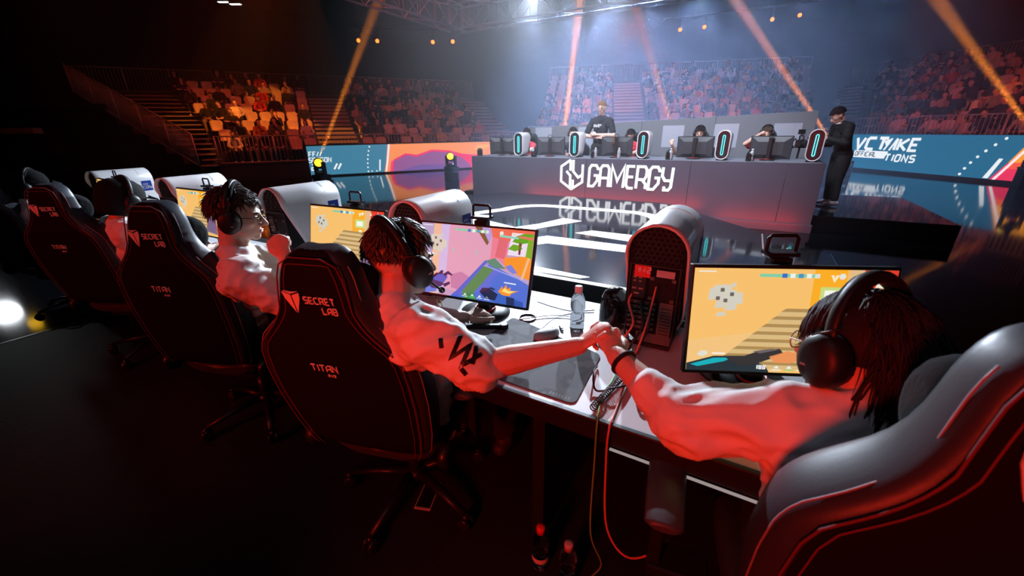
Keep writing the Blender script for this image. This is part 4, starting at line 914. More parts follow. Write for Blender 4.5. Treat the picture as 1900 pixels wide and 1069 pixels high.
def hand_prims(w_, d, up, side, curl=(75, 95, 60), s=1.0, thumb='closed', spread=.02):
    """wrist, direction towards the knuckles, normal of the back of the hand, side = +1/-1 for the thumb side along d x up"""
    d, u, x = arm_frame(d, up); x = x*side; w_ = Vector(w_); P = []
    P.append(('T', 0, [w_-d*.012*s, w_+d*.03*s, w_+d*.075*s], [.024*s, .031*s, .036*s], .42, u))
    for i, (o, L) in enumerate(((.0315, .92), (.0105, 1.0), (-.0105, .95), (-.031, .78))):
        k0 = w_+d*(.086-.004*abs(i-1.2))*s+x*o*s+u*.004*s
        a = 0; pts = [k0-d*.02*s]; q = k0; pts.append(q); dirn = d+x*(o*spread*8)
        for seg, c in zip((.044, .028, .022), curl):
            a += R(c); v = d*cos(a)-u*sin(a); q = q+v*seg*L*s; pts.append(q)
        P.append(('T', 0, pts, [.0085*s, .0102*s, .0088*s, .0082*s, .0070*s]))
    b = w_+d*.022*s+x*.026*s-u*.006*s
    if thumb == 'closed': pts = [b, b+(d*.7+x*.55-u*.25)*.036*s, b+(d*.055+x*.024-u*.026)*s, b+(d*.072+x*.004-u*.042)*s]
    else: pts = [b, b+(d*.5+x*.8)*.036*s, b+(d*.048+x*.05)*s, b+(d*.074+x*.058)*s]
    P.append(('T', 0, pts, [.014*s, .0125*s, .0105*s, .0085*s])); return P
def displace(me, amp, sc, seed=0, mask=None):
    me.update(); ns = [v.normal.copy() for v in me.vertices]
    for v, n_ in zip(me.vertices, ns):
        p = Vector((v.co.x*sc, v.co.y*sc, v.co.z*sc*1.5))+Vector((seed, 0, 0)); p += Vector((1, 1, 1))*noise.noise(p*.5)*.8; q = noise.noise(p); q = (1-abs(q)*2.6)*.7+(1-abs(noise.noise(p*2.2))*2.6)*.3
        v.co += n_*(amp*(q-.4)*(mask(v.co) if mask else 1))
def garment(name, prims, mt, parent, voxel=.011, amp=.006, sc=9, seed=0, smooth=3, keep=None):
    me = evalmesh(capmesh(prims), voxel, smooth)
    if amp: displace(me, amp, sc, seed)
    me.materials.clear(); me.materials.append(mt); me.polygons.foreach_set('use_smooth', [True]*len(me.polygons)); me.polygons.foreach_set('material_index', [0]*len(me.polygons))
    if keep:
        b = bmesh.new(); b.from_mesh(me); bmesh.ops.delete(b, geom=[f for f in b.faces if not keep(f.calc_center_median())], context='FACES'); b.to_mesh(me); b.free()
    o = bpy.data.objects.new(name, me); COL.objects.link(o)
    if parent: o.parent = parent; o.matrix_parent_inverse = parent.matrix_world.inverted()
    if keep: q = o.modifiers.new('thick', 'SOLIDIFY'); q.thickness = .003
    return o
def hair_mesh(H, style, mt, parent, n=420, seed=1):
    rg = random.Random(seed); m = MB(); T = lambda p: H @ Vector(p)
    longh = style == 'long'
    # base cap
    for i in range(1):
        rings = []; nv, nu = 9, 22
        for a in range(nv+1):
            th = pi/2*a/nv*1.0; ring = []
            for b in range(nu):
                ph = 2*pi*b/nu; fx, fy = cos(ph), sin(ph)
                lim = (2.05 if longh else 1.82) if fy < .1 else 1.16 if fy > .6 else (1.16+(.6-fy)/.5*.62)
                if abs(fx) > .75 and -.35 < fy < .3 and not longh: lim = min(lim, 1.45)
                t = lim*a/nv; ring.append(T((.082*fx*sin(t), -.016+.103*fy*sin(t), .032+.096*cos(t))))
            rings.append(ring)
        m.loft(rings, cap=(False, False))
    for i in range(n):
        ph = rg.uniform(0, 2*pi); fx, fy = cos(ph), sin(ph)
        lim = (2.0 if longh else 1.75) if fy < .1 else 1.12 if fy > .6 else (1.12+(.6-fy)/.5*.55)
        t = lim*math.sqrt(rg.random())
        p = Vector((.083*fx*sin(t), -.016+.104*fy*sin(t), .032+.097*cos(t))); nrm = Vector((fx*sin(t)/.083, fy*sin(t)/.104, cos(t)/.097)).normalized()
        if longh and abs(fx) > .7 and t > 1.15 and -.6 < fy < .65: continue
        L = rg.uniform(.024, .044) if style == 'short' else rg.uniform(.026, .052) if style == 'messy' else (rg.uniform(.10, .19) if fy < -.1 and t > .9 else rg.uniform(.05, .11))
        if style == 'short' and t > 1.2: L *= .55
        flow = Vector((fx*.55+rg.gauss(0, .35), (.75 if fy > -.15 and t < 1.2 else -.35)+rg.gauss(0, .35), -.25-.9*(t > .9)))
        if longh: flow = Vector((fx*.5+rg.gauss(0, .3), fy*.4+rg.gauss(0, .25)-.15, -.7))
        if longh and fy > .5: flow.x += .8*(1 if fx > 0 else -1); flow.z -= .2; L *= .8
        flow = (flow-nrm*flow.dot(nrm)*.9).normalized(); lift = rg.uniform(.05, .34) if not longh else rg.uniform(.0, .15)
        pts = []; q = p.copy(); v = (flow+nrm*lift).normalized()
        for s in range(5):
            pts.append(T(q)); q = q+v*L/4
            v = (v+Vector((0, 0, -.75 if longh else -.2))+Vector((rg.gauss(0, .12), rg.gauss(0, .12), rg.gauss(0, .08)))).normalized()
            qq = Vector((q.x/.086, (q.y+.016)/.107, (q.z-.032)/.1))
            if qq.length < 1 and q.z > -.09: q = Vector((qq.x/qq.length*.086, qq.y/qq.length*.107-.016, qq.z/qq.length*.1+.032))
        if longh and any(abs(k_.x) > .082 and -.065 < k_.y < .06 and -.09 < k_.z < .055 for k_ in [H.inverted() @ w_ for w_ in pts]): continue
        r0 = rg.uniform(.0014, .0030)*(1.1 if longh else 1)
        m.tube(pts, [r0*.8, r0, r0*.9, r0*.6, r0*.15], 5)
    o = m.build('hair', mt); o.parent = parent; o.matrix_parent_inverse = parent.matrix_world.inverted(); o['kind'] = 'stuff'; return o
def face_parts(H, parent, brow=M_hbr):
    def put(name, m, mt): o = m.build(name, mt); o.parent = parent; o.matrix_parent_inverse = parent.matrix_world.inverted(); return o
    for s in (-1, 1):
        m = MB(); m.ell((s*.031, .0755, .004), (.0135, .0115, .0085), 12, 8, M=H); e = put('eye', m, M_eyew)
        m = MB(); m.ell((s*.031, .0852, .004), (.0055, .003, .0056), 10, 6, M=H); put('iris', m, M_iris)
        m = MB(); m.tube([H @ Vector(q) for q in ((s*.014, .0905, .020), (s*.030, .0895, .026), (s*.047, .078, .022))], [.003, .004, .002], 6); put('eyebrow', m, brow)
    m = MB(); m.ell((0, .0895, -.0605), (.021, .0065, .0045), 12, 6, M=H); m.ell((0, .0885, -.0685), (.018, .0065, .005), 12, 6, M=H); put('lips', m, M_lip)
def headset(label, H, mic=None, grp='headsets of the near row', big=True, micrx=0):
    t = thing('headset', label, 'headset', group=grp, M=H)
    m = MB(); A = []
    for i in range(19):
        a = R(-8+196*i/18); A.append((.098*cos(a), -.012, .030+.112*sin(a)))
    m.tube(A, .0052, 6, flat=2.2, up=(0, 1, 0)); m.build('outer_band', M_bp, t)
    m = MB(); B = [(.091*cos(R(25+130*i/12)), -.012, .034+.100*sin(R(25+130*i/12))) for i in range(13)]; m.tube(B, [.006]+[.0105]*11+[.006], 8, flat=1.9, up=(0, 1, 0)); m.build('padded_band', M_vel, t)
    for s in (-1, 1):
        m = MB(); m.loft([[(s*x, -.004+.040*k*cos(a)-.002, -.012+.050*k*sin(a)) for a in [2*pi*j/18 for j in range(18)]] for x, k in ((.080, .98), (.092, 1.0), (.106, .98), (.116, .86), (.121, .6), (.123, .2))]); c = m.build('ear_cup', M_bp, t)
        m = MB(); m.loft([[(s*x, -.004+.039*k*cos(a), -.012+.049*k*sin(a)) for a in [2*pi*j/18 for j in range(18)]] for x, k in ((.068, .85), (.072, 1.0), (.080, 1.0))]); m.build('ear_pad', M_vel, c)
        m = MB(); m.box((s*.1205, .004, -.022), (.003, .026, .0035)); m.build('cup_print', mat('cup_print', (.35, .33, .33), .4), c)
        m = MB(); m.tube([(s*.098, -.006, .030), (s*.110, -.01, .014), (s*.108, .012, .030), (s*.100, -.03, .05)], .0022, 5); m.build('cup_wire', M_frm, c)
    if mic:
        s = mic; P = [tuple(RX(R(micrx)) @ Vector(q)) for q in ((s*.110, .030, -.035), (s*.100, .075, -.060), (s*.066, .108, -.078), (s*.048, .118, -.078))]
        m = MB(); m.tube(smoothpath(P, 5), .0038, 6); mb_ = m.build('microphone_boom', M_bp, t); m = MB(); m.ell(tuple(RX(R(micrx)) @ Vector((s*.046, .119, -.078))), (.011, .010, .010), 10, 8); m.build('microphone', M_vel, mb_)
    return t
def person(name, label, J, skin=M_skin, voxel=.006, grp=None, cloth=None, hair=None, hairm=M_hbr, face=True, shoes=M_shoe, legs=True, brow=M_hbr, seed=1, sleeve=.62, shirtm=M_shirt, trs=M_trs, girth=1.0, longs=False, amp=.006, smooth=2):
    """J: pelvis, chest, neck (base), H (head matrix), sh/el/wr lists [left,right], hands list of hand prim kwargs, hip/kn/an"""
    v = lambda k: Vector(J[k]); H = J['H']; pv, ch, nk = v('pelvis'), v('chest'), v('neck'); g = girth
    lat = (Vector(J['sh'][1])-Vector(J['sh'][0])); lat.normalize(); axis = (nk-pv).normalized(); front = axis.cross(lat)*-1
    sk = head_prims(H); hb = H @ Vector((0, -.025, -.05)); jaw = H @ Vector((0, .01, -.07))
    sk += [('T', 0, [nk+(hb-nk)*-.25, nk+(hb-nk)*.45, hb], [.062*g, .054*g, .056*g])]
    sk += [('T', 0, [pv, pv*.5+ch*.5, ch, nk+(ch-nk)*.3], [.13*g, .125*g, .135*g, .075], .66, front)]
    for i in (0, 1):
        sh, el, wr = [Vector(J[k][i]) for k in ('sh', 'el', 'wr')]
        sk += [('T', 0, [nk*.45+sh*.55, sh, sh*.5+el*.5, el], [.055, .055*g, .047*g, .041*g]), ('T', 0, [el, el*.68+wr*.32, el*.2+wr*.8, wr], [.041*g, .043*g, .031*g, .0265*g])]
        sk += hand_prims(wr, **J['hands'][i])
        if legs:
            hp, kn, an = [Vector(J[k][i]) for k in ('hip', 'kn', 'an')]
            sk += [('T', 0, [hp, hp*.5+kn*.5, kn], [.085*g, .075*g, .056*g]), ('T', 0, [kn, kn*.65+an*.35, an], [.052, .054, .036])]
    me = evalmesh(capmesh(sk), voxel, smooth); me.materials.clear(); me.materials.append(skin)
    me.polygons.foreach_set('use_smooth', [True]*len(me.polygons)); me.polygons.foreach_set('material_index', [0]*len(me.polygons))
    t = bpy.data.objects.new('person', me); COL.objects.link(t); tag(t, label, 'person', grp)
    # shirt
    s_ = [('T', 0, [pv+(pv-ch)*.28, pv, pv*.5+ch*.5, ch, nk+(ch-nk)*.42], [.155*g, .158*g, .152*g, .165*g, .098*g], .70, front), ('T', 0, [nk+(ch-nk)*.30, nk+(hb-nk)*.12], [.098, .070])]
    for i in (0, 1):
        sh, el, wr = [Vector(J[k][i]) for k in ('sh', 'el', 'wr')]; c = sh+(el-sh)*min(1, sleeve); fl = .92 if sleeve < .8 else .98
        s_ += [('T', 0, [ch*.35+sh*.65, sh, sh*.6+c*.4, c], [.10*g, .080*g, .078*g*fl, .074*g*fl]), ('T', 0, [nk*.78+sh*.22+(ch-nk)*.05, sh], [.070*g, .074*g])]
        if sleeve > 1: s_ += [('T', 0, [sh*.3+el*.7, el, el+(wr-el)*(sleeve-1)], [.066*g, .070*g, .058*g])]
        if longs: s_ += [('T', 0, [el, el*.5+wr*.5, el*.06+wr*.94], [.058*g, .052*g, .038*g])]
    sv = max(.0085, voxel*1.25)
    garment('shirt', s_, shirtm, t, sv, amp, 8, seed)
    if legs:
        tr = [('T', 0, [Vector(J['hip'][0]), pv, Vector(J['hip'][1])], [.11*g, .13*g, .11*g])]
        for i in (0, 1):
            hp, kn, an = [Vector(J[k][i]) for k in ('hip', 'kn', 'an')]; tr += [('T', 0, [hp, hp*.5+kn*.5, kn], [.105*g, .095*g, .078*g]), ('T', 0, [kn, kn*.1+an*.9], [.075*g, .058*g])]
        garment('trousers', tr, trs, t, sv*1.3, amp, 7, seed+3)
        for i in (0, 1):
            an = Vector(J['an'][i]); d = Vector(J.get('toe', [(0, 1, 0)]*2)[i]).normalized()
            garment('shoe', [('T', 0, [an-d*.05+Vector((0, 0, -.035)), an+d*.05+Vector((0, 0, -.045)), an+d*.16+Vector((0, 0, -.055))], [.040, .042, .030]), ('T', 0, [an+Vector((0, 0, -.02)), an+Vector((0, 0, .03))], [.046, .044])], shoes, t, .010, 0)
    if face: face_parts(H, t, brow)
    if hair: hair_mesh(H, hair, hairm, t, 1500 if hair == 'long' else 1100, seed)
    return t
def sit(x, y, z=DECK, lean=0.0, dx=0.0, knee=.14, ym=1.):
    """rough sitting skeleton facing +y (ym=-1: facing -y) at seat centre x, y"""
    f = lambda a, b, c: (x+a*ym, y+b*ym, z+c)
    return dict(pelvis=f(0, -.06, .56), chest=f(dx*.6, -.12+lean*.6, .90), neck=f(dx, -.10+lean, 1.09), hip=[f(-.09, -.02, .54), f(.09, -.02, .54)], kn=[f(-knee, .40, .56), f(knee, .40, .56)], an=[f(-knee, .36, .09), f(knee, .36, .09)], toe=[(0, ym, 0)]*2)
REST = dict(curl=(35, 40, 25), thumb='open')
# --- first player (nearest, right): left arm stretched to the joined hands
J = sit(.36, 1.04); J.update(pelvis=(.37, .95, .60), chest=(.315, .885, .93), neck=(.278, .915, 1.10), H=headM((.262, .985, 1.212), 48, -12, 6, 1.03),
    sh=[(.135, .865, 1.075), (.44, .955, 1.06)], el=[(-.035, .825, 1.030), (.52, 1.16, .90)], wr=[(-.222, .945, 1.082), (.36, 1.28, .885)],
    hands=[dict(d=(-.075, .085, .045), up=(.35, -.55, .75), side=1, curl=(70, 85, 55)), dict(d=(-.6, .8, 0), up=(0, 0, 1), side=-1, **REST)])
p1 = person('person', 'nearest player, long dark hair, glasses and white sweatshirt, arm stretched out to the left', J, voxel=.0036, smooth=1, hair='long', hairm=M_hbk, brow=M_hbk, girth=1.06, sleeve=1.36, seed=11, amp=.018)
headset('large black headset on the nearest player with long dark hair', J['H'] @ TR(0, -.004, .006) @ Matrix.Scale(1.10, 4), 1)
H1 = J['H']
# --- second player: right arm stretched to the joined hands
J = sit(-1.0, 1.04); J.update(pelvis=(-.99, 1.0, .62), chest=(-.90, .85, .98), neck=(-.865, .79, 1.135), H=headM((-.905, .875, 1.272), -20, -10, 0, 1.02),
    sh=[(-1.04, .86, 1.075), (-.715, .735, 1.13)], el=[(-1.12, 1.08, .96), (-.565, .79, 1.032)], wr=[(-.98, 1.28, .885), (-.335, .965, 1.072)],
    hands=[dict(d=(.35, .9, 0), up=(0, 0, 1), side=1, **REST), dict(d=(.085, .065, .075), up=(-.45, -.35, .75), side=-1, curl=(60, 85, 60))])
p2 = person('person', 'player with short brown hair and white shirt, bare right arm stretched out to the right', J, voxel=.0036, smooth=1, hair='short', sleeve=1.08, seed=5, amp=.018)
headset('black headset on the player with the outstretched bare arm', J['H'] @ TR(0, .004, .004) @ RX(R(28)) @ Matrix.Scale(1.07, 4), 1, micrx=-34)
H2 = J['H']; J2 = J
# --- third player: glasses, raised fist
J = sit(-2.25, 1.08); J.update(pelvis=(-2.22, 1.04, .62), chest=(-2.06, .94, .99), neck=(-1.98, .90, 1.145), H=headM((-1.965, .945, 1.312), -46, -8, 3, .99),
    sh=[(-2.12, .98, 1.085), (-1.81, .83, 1.075)], el=[(-2.05, 1.20, .97), (-1.68, .96, .90)], wr=[(-2.0, 1.30, .885), (-1.67, .945, 1.15)],
    hands=[dict(d=(.3, .9, 0), up=(0, 0, 1), side=1, **REST), dict(d=(-.02, .0, .09), up=(.6, -.55, .25), side=-1, curl=(80, 90, 60))])
p3 = person('person', 'player in glasses and white shirt seen in profile with a fist raised to the mouth', J, voxel=.006, hair='messy', sleeve=1.1, girth=1.08, seed=8, amp=.018)
headset('black headset on the player in glasses', J['H'] @ TR(0, .004, .004) @ Matrix.Scale(1.06, 4), None)
H3 = J['H']
# --- fourth player: black cap, seen from behind
J = sit(-3.56, 1.10); J.update(pelvis=(-3.56, 1.05, .62), chest=(-3.50, .98, .98), neck=(-3.48, .96, 1.11), H=headM((-3.50, 1.03, 1.255), 5, -14, 0, 1.06),
    sh=[(-3.66, .97, 1.09), (-3.31, .95, 1.09)], el=[(-3.74, 1.16, .93), (-3.22, 1.14, .92)], wr=[(-3.64, 1.36, .885), (-3.32, 1.36, .885)],
    hands=[dict(d=(.1, .95, 0), up=(0, 0, 1), side=1, **REST), dict(d=(-.1, .95, 0), up=(0, 0, 1), side=-1, **REST)])
p4 = person('person', 'player in a black cap and white shirt seen from behind', J, voxel=.007, hair='short', sleeve=.9, seed=14)
headset('black headset over the black cap', J['H'] @ TR(0, .004, .006) @ Matrix.Scale(1.05, 4), 1); H4 = J['H']
# --- fifth player, leftmost
J = sit(-5.3, 1.08); J.update(pelvis=(-5.3, 1.05, .62), chest=(-5.26, .96, .99), neck=(-5.25, .94, 1.12), H=headM((-5.25, 1.0, 1.26), -35, -6, 0, 1.05),
    sh=[(-5.42, .98, 1.06), (-5.08, .91, 1.06)], el=[(-5.32, 1.16, .94), (-4.84, 1.1, .93)], wr=[(-5.2, 1.36, .885), (-4.98, 1.34, .885)],
    hands=[dict(d=(.1, .95, 0), up=(0, 0, 1), side=1, **REST), dict(d=(-.1, .95, 0), up=(0, 0, 1), side=-1, **REST)])
p5 = person('person', 'leftmost near player in white shirt and black cap, half hidden behind a chair', J, voxel=.008, hair='short', sleeve=.9, seed=21)
H5 = J['H']; headset('black headset on the leftmost near player', J['H'] @ TR(0, .004, .002) @ Matrix.Scale(1.04, 4), 1)
# caps (worn, so part of the player)
def cap(H, who, k0=1.0):
    m = MB(); m.loft([[(.090*cos(a)*k*k0, -.016+.112*sin(a)*k*k0, .028+(.108*z if sin(a) < .35 or z > -.3 else -.04)) for a in [2*pi*j/24 for j in range(24)]] for k, z in ((.93, -1.05), (1.0, -.75), (1.04, -.3), (1.03, .0), (.99, .35), (.82, .72), (.47, .95), (.08, 1.02))], M=H)
    cp = m.build('cap', mat('black_cap', (.005, .005, .006), .9, spec=.2), who)
    m = MB(); m.loft([[(.078*cos(a), .085+.085*sin(a)*k, .050+z-.02*sin(a)) for a in [pi*j/12 for j in range(13)]] for k, z in ((.2, .006), (1, .0), (1.0, -.004), (.2, .0))], closed=False, cap=(False, False), M=H); m.build('cap_peak', _mats['black_cap'], cp)
cap(H4, p4, 1.05); cap(H5, p5)
def glasses(label, H, col):
    t = thing('glasses', label, 'glasses', M=H); gm = mat('glass_frame_'+label.split()[0], col, .3, .6)
    for s in (-1, 1):
        m = MB(); m.tube([(s*.033+.024*cos(a), .101-.006*abs(cos(a)), .0+.019*sin(a)) for a in [2*pi*j/16 for j in range(16)]], .0016, 5, closed=True); m.build('rim', gm, t)
        m = MB(); m.loft([[(s*.033+.023*cos(a), .1005-.006*abs(cos(a))+y, .018*sin(a)) for a in [2*pi*j/16 for j in range(16)]] for y in (0, .001)]); m.build('lens', mat('clear_glass', (.95, .97, 1), .02, trans=1, ior=1.1), t)
        m = MB(); m.tube([(s*.057, .096, .006), (s*.074, .05, .008), (s*.080, -.01, .004), (s*.080, -.025, -.012)], .0016, 5); m.build('temple', gm, t)
    m = MB(); m.tube([(-.010, .103, .004), (0, .1045, .007), (.010, .103, .004)], .0016, 5); m.build('bridge', gm, t)
glasses('dark rimmed glasses on the player in profile', H3, (.02, .015, .015)); glasses('thin metal glasses on the nearest player', H1, (.55, .45, .42))
# wrist band, sleeve print
m = MB(); c = Vector((-.198, .931, 1.077)); d = (Vector((-.222, .945, 1.082))-Vector((-.035, .825, 1.030))).normalized(); a1 = d.orthogonal().normalized(); a2 = d.cross(a1)
m.tube([c+(a1*cos(a)+a2*sin(a))*.033 for a in [2*pi*j/24 for j in range(24)]], .0065, 8, closed=True); tag(m.build('hair_tie', mat('black_elastic', (.012, .010, .012), .9)), 'black elastic band round the left wrist of the nearest player', 'wrist band')
# ------------------------------------------------------------------ far team and the people standing by it
def farp(i, x, label, skin, hair, hm, shirt, armR=None, armL=None, yaw=180, lean=.04, longs=False, hz=0, pitch=-12):
    J = sit(x, 9.50, .28, lean, 0, ym=-1); nk = Vector(J['neck'])
    sw = lambda a, b: [a, b]
    J['H'] = headM(nk+Vector((0, -.045, .20+hz)), yaw, pitch, 0, 1.0)
    # facing -y: his right hand is on our left (-x)
    J['sh'] = [(x+.165, nk.y+.01, nk.z-.07), (x-.165, nk.y+.01, nk.z-.07)]
    J['el'] = [(x+.25, 9.24, 1.20), (x-.25, 9.24, 1.20)]; J['wr'] = [(x+.14, 9.02, 1.155), (x-.14, 9.02, 1.155)]
    hd = [dict(d=(-.2, -.95, 0), up=(0, 0, 1), side=1, **REST), dict(d=(.2, -.95, 0), up=(0, 0, 1), side=-1, **REST)]
    for k, a in ((0, armL), (1, armR)):
        if a: J['el'][k] = a[0]; J['wr'][k] = a[1]; hd[k] = dict(d=a[2], up=a[3], side=(1 if k == 0 else -1), curl=(80, 90, 60))
    J['hands'] = hd
    return J, person('person', label, J, skin, .011, 'far team players', hair=hair, hairm=hm, shirtm=shirt, seed=30+i, longs=longs, amp=.004, sleeve=.6)
sk2 = mat('skin_warm', (.62, .38, .28), .5)
FP = []
FP.append(farp(0, -4.98, 'far team player with short dark hair behind the leftmost monitor', sk2, 'short', M_hbk, M_redk, pitch=-4))
FP.append(farp(1, -3.75, 'far team player in dark sleeves raising a fist, second from the left', sk2, 'short', M_hbk, M_tblk, armR=((-4.10, 9.25, 1.20), (-4.22, 9.08, 1.40), (-.02, .02, .09), (0, -1, .2)), longs=True, pitch=0))
FP.append(farp(2, -2.38, 'far team player with curly dark hair, low behind the middle monitor', sk2, 'messy', M_hbk, M_redk, hz=-.06))
FP.append(farp(3, -.98, 'far team player with curly black hair raising a bare fist', sk2, 'messy', M_hbk, M_redk, armR=((-1.36, 9.2, 1.18), (-1.42, 9.02, 1.36), (0, .02, .09), (0, -1, .2)), hz=-.01))
FP.append(farp(4, .20, 'rightmost far team player in red jersey with a hand at the headphones', sk2, 'messy', M_hbr, M_redk, armR=((-.13, 9.35, 1.36), (.07, 9.42, 1.52), (.07, .0, .05), (-.4, -.5, .6)), hz=-.02))
for i, (J, p) in enumerate(FP):
    headset(f'black headset on the {fw_[i]} far team player', J['H'] @ TR(0, .004, .006) @ Matrix.Scale(1.06, 4), None, 'headsets of the far team')
def standing(x, y, z, h, yaw):
    k = h/1.78; A = TR(x, y, z) @ RZ(R(yaw)); f = lambda a, b, c: tuple(A @ Vector((a*k, b*k, c*k)))
    return f, dict(pelvis=f(0, 0, .95), chest=f(0, -.01, 1.28), neck=f(0, -.02, 1.475), sh=[f(-.185, -.01, 1.405), f(.185, -.01, 1.405)], hip=[f(-.09, 0, .92), f(.09, 0, .92)], kn=[f(-.10, .02, .50), f(.10, .02, .50)], an=[f(-.11, -.01, .10), f(.11, -.01, .10)], toe=[tuple(A.to_3x3() @ Vector((0, 1, 0)))]*2)
def V3(f, a, b): return tuple(Vector(f(*a))-Vector(f(*b)))
f, J = standing(-2.98, 9.22, .28, 1.95, 180)
J.update(H=headM(f(0, .015, 1.655), 178, -8, 0, 1.09), el=[f(-.29, .06, 1.14), f(.29, .06, 1.14)], wr=[f(.02, .22, 1.16), f(-.02, .19, 1.10)],
    hands=[dict(d=V3(f, (.12, .19, 1.17), (0, .2, 1.15)), up=V3(f, (0, 1, 0), (0, 0, 0)), side=1, curl=(20, 30, 20)), dict(d=V3(f, (-.12, .17, 1.12), (0, .18, 1.10)), up=V3(f, (0, 1, 0), (0, 0, 0)), side=-1, curl=(20, 30, 20))])
pa = person('person', 'tall man in a black printed T-shirt and glasses, arms crossed, standing behind the far desk', J, M_skin, .010, hair='short', hairm=mat('sandy_hair', (.22, .13, .07), .5), shirtm=M_tblk, seed=50, amp=.005, sleeve=.72)
m = MB(); Mx = frame(Vector(f(.10, .139, 1.305)), V3(f, (-1, 0, 0), (0, 0, 0)), (0, 0, 1)); text(m, 'GY', .045, Mx, .2, .2, .004); text(m, 'GAME', .026, Mx @ TR(.085, .022, 0), .2, .2, .004); text(m, 'RGY', .020, Mx @ TR(.085, -.006, 0), .2, .2, .004)
o = m.build('shirt_print', M_white); o.parent = pa; o.matrix_parent_inverse = pa.matrix_world.inverted()
glasses('thin glasses on the tall man with crossed arms', J['H'], (.05, .05, .05))
f, J = standing(1.42, 9.42, .28, 1.74, 112)
J.update(chest=f(.0, .08, 1.27), neck=f(0, .15, 1.45), sh=[f(-.195, .12, 1.385), f(.195, .12, 1.385)], H=headM(f(0, .245, 1.58), 108, -34, 0, 1.08), el=[f(-.25, .14, 1.12), f(.26, .10, 1.10)], wr=[f(-.12, .38, 1.20), f(.06, .36, 1.10)],
    hands=[dict(d=V3(f, (.03, .1, .02), (0, 0, 0)), up=V3(f, (-1, .2, .3), (0, 0, 0)), side=1, curl=(60, 70, 40)), dict(d=V3(f, (-.03, .1, .02), (0, 0, 0)), up=V3(f, (1, .2, .3), (0, 0, 0)), side=-1, curl=(60, 70, 40))])
ps = person('person', 'man in a black suit looking down, standing at the right end of the far desk', J, sk2, .010, hair='short', hairm=M_hbk, shirtm=M_suit, shoes=M_shw, seed=51, amp=.004, longs=True, girth=1.1)
m = MB(); nk = Vector(J['neck']); fw2 = Vector(f(0, 1, 0))-Vector(f(0, 0, 0)); fw2.normalize(); sd = fw2.cross(Vector((0, 0, 1)))
m.tube([nk+sd*(.078*cos(a))+fw2*(.072*sin(a)+.012)+Vector((0, 0, .012-.014*sin(a))) for a in [2*pi*j/20 for j in range(20)]], .016, 8, closed=True); o = m.build('shirt_collar', mat('collar_white', (.7, .7, .72), .7), ps); o.matrix_parent_inverse = ps.matrix_world.inverted()
# camera rig he holds
ct = thing('video_camera', 'black video camera rig held by the man in the black suit', 'camera', (.74, 9.12, 1.24), R(200))
m = MB(); m.box((0, 0, .14), (.11, .17, .12)); m.build('body', M_bp, ct, bevel=.01)
m = MB(); m.lathe([(.035, 0), (.042, .02), (.042, .09), (.05, .10), (.05, .15), (.046, .15)], 20, M=TR(0, .085, .14) @ RX(-pi/2)); m.build('lens', M_bp, ct)
m = MB(); m.tube(smoothpath([(0, -.07, .20), (0, -.07, .26), (0, .06, .26), (0, .06, .20)], 4), .012, 8); m.build('top_handle', M_bp, ct)
m = MB(); m.box((.02, .0, .33), (.11, .025, .08)); m.tube([(0, 0, .26), (.02, 0, .30)], .008, 6); m.build('monitor', M_bp, ct, bevel=.004)
m = MB(); m.tube([(0, 0, .08), (0, 0, .02), (0, -.01, -.12)], .018, 8); m.box((0, 0, .07), (.14, .12, .018)); m.build('grip', M_bp, ct, bevel=.002)
m = MB(); m.tube(smoothpath([(-.10, 0, .06), (-.15, 0, .16), (-.10, 0, .24)], 4), .014, 8); m.build('side_handle', M_bp, ct); m = MB(); m.tube(smoothpath([(.10, 0, .06), (.15, 0, .14), (.09, 0, .22)], 4), .014, 8); m.build('side_handle', M_bp, ct)
# brown cloth on the middle far monitor
m = MB(); m.loft([[(x-.055+.004*sin(9*z), .0+.02*(1 if z > .3 else 0), z) for x in ()] or [(-2.52+.09*k/6+.0*z, yy+.006*sin(k*2.1+z*14), FM+z) for k in range(7)] for yy, z in ((8.63, .24), (8.625, .30), (8.63, .36), (8.645, .395), (8.69, .405), (8.735, .39), (8.75, .33))], closed=False, cap=(False, False))
o = m.build('cloth', mat('brown_cloth', (.10, .05, .035), .9)); q = o.modifiers.new('s', 'SOLIDIFY'); q.thickness = .006; tag(o, 'brown cloth hung over the middle monitor of the far desk', 'cloth')
# ------------------------------------------------------------------ truss, lamps, moving heads
def truss_arm(a, b, label, h=.72, wd=.55):
    a = Vector(a); b = Vector(b); d = b-a; L = d.length; n = int(L/.75)
    t = thing('lighting_truss', label, 'truss', a, math.atan2(d.y, d.x))
    for y in (-wd/2, wd/2):
        for z in (0, h):
            m = MB(); m.tube([(0, y, z), (L, y, z)], .03, 8); m.build('chord', M_alu, t)
    m = MB()
    for i in range(n):
        x0, x1 = L*i/n, L*(i+1)/n; q = i % 2
        for y in (-wd/2, wd/2): m.tube([(x0, y, 0 if q else h), (x1, y, h if q else 0)], .014, 5); m.tube([(x0, y, 0), (x0, y, h)], .012, 5)
        for z in (0, h): m.tube([(x0, -wd/2 if q else wd/2, z), (x1, wd/2 if q else -wd/2, z)], .014, 5)
    stuff(m.build('lacing', M_alu, t)); return t
truss_arm((-9.6, 13.1, 4.9), (-9.6, -3.5, 4.9), 'left arm of the aluminium lighting truss high over the stage')
truss_arm((-9.6, 13.1, 4.9), (5.4, 13.1, 4.9), 'far arm of the aluminium lighting truss high over the stage')
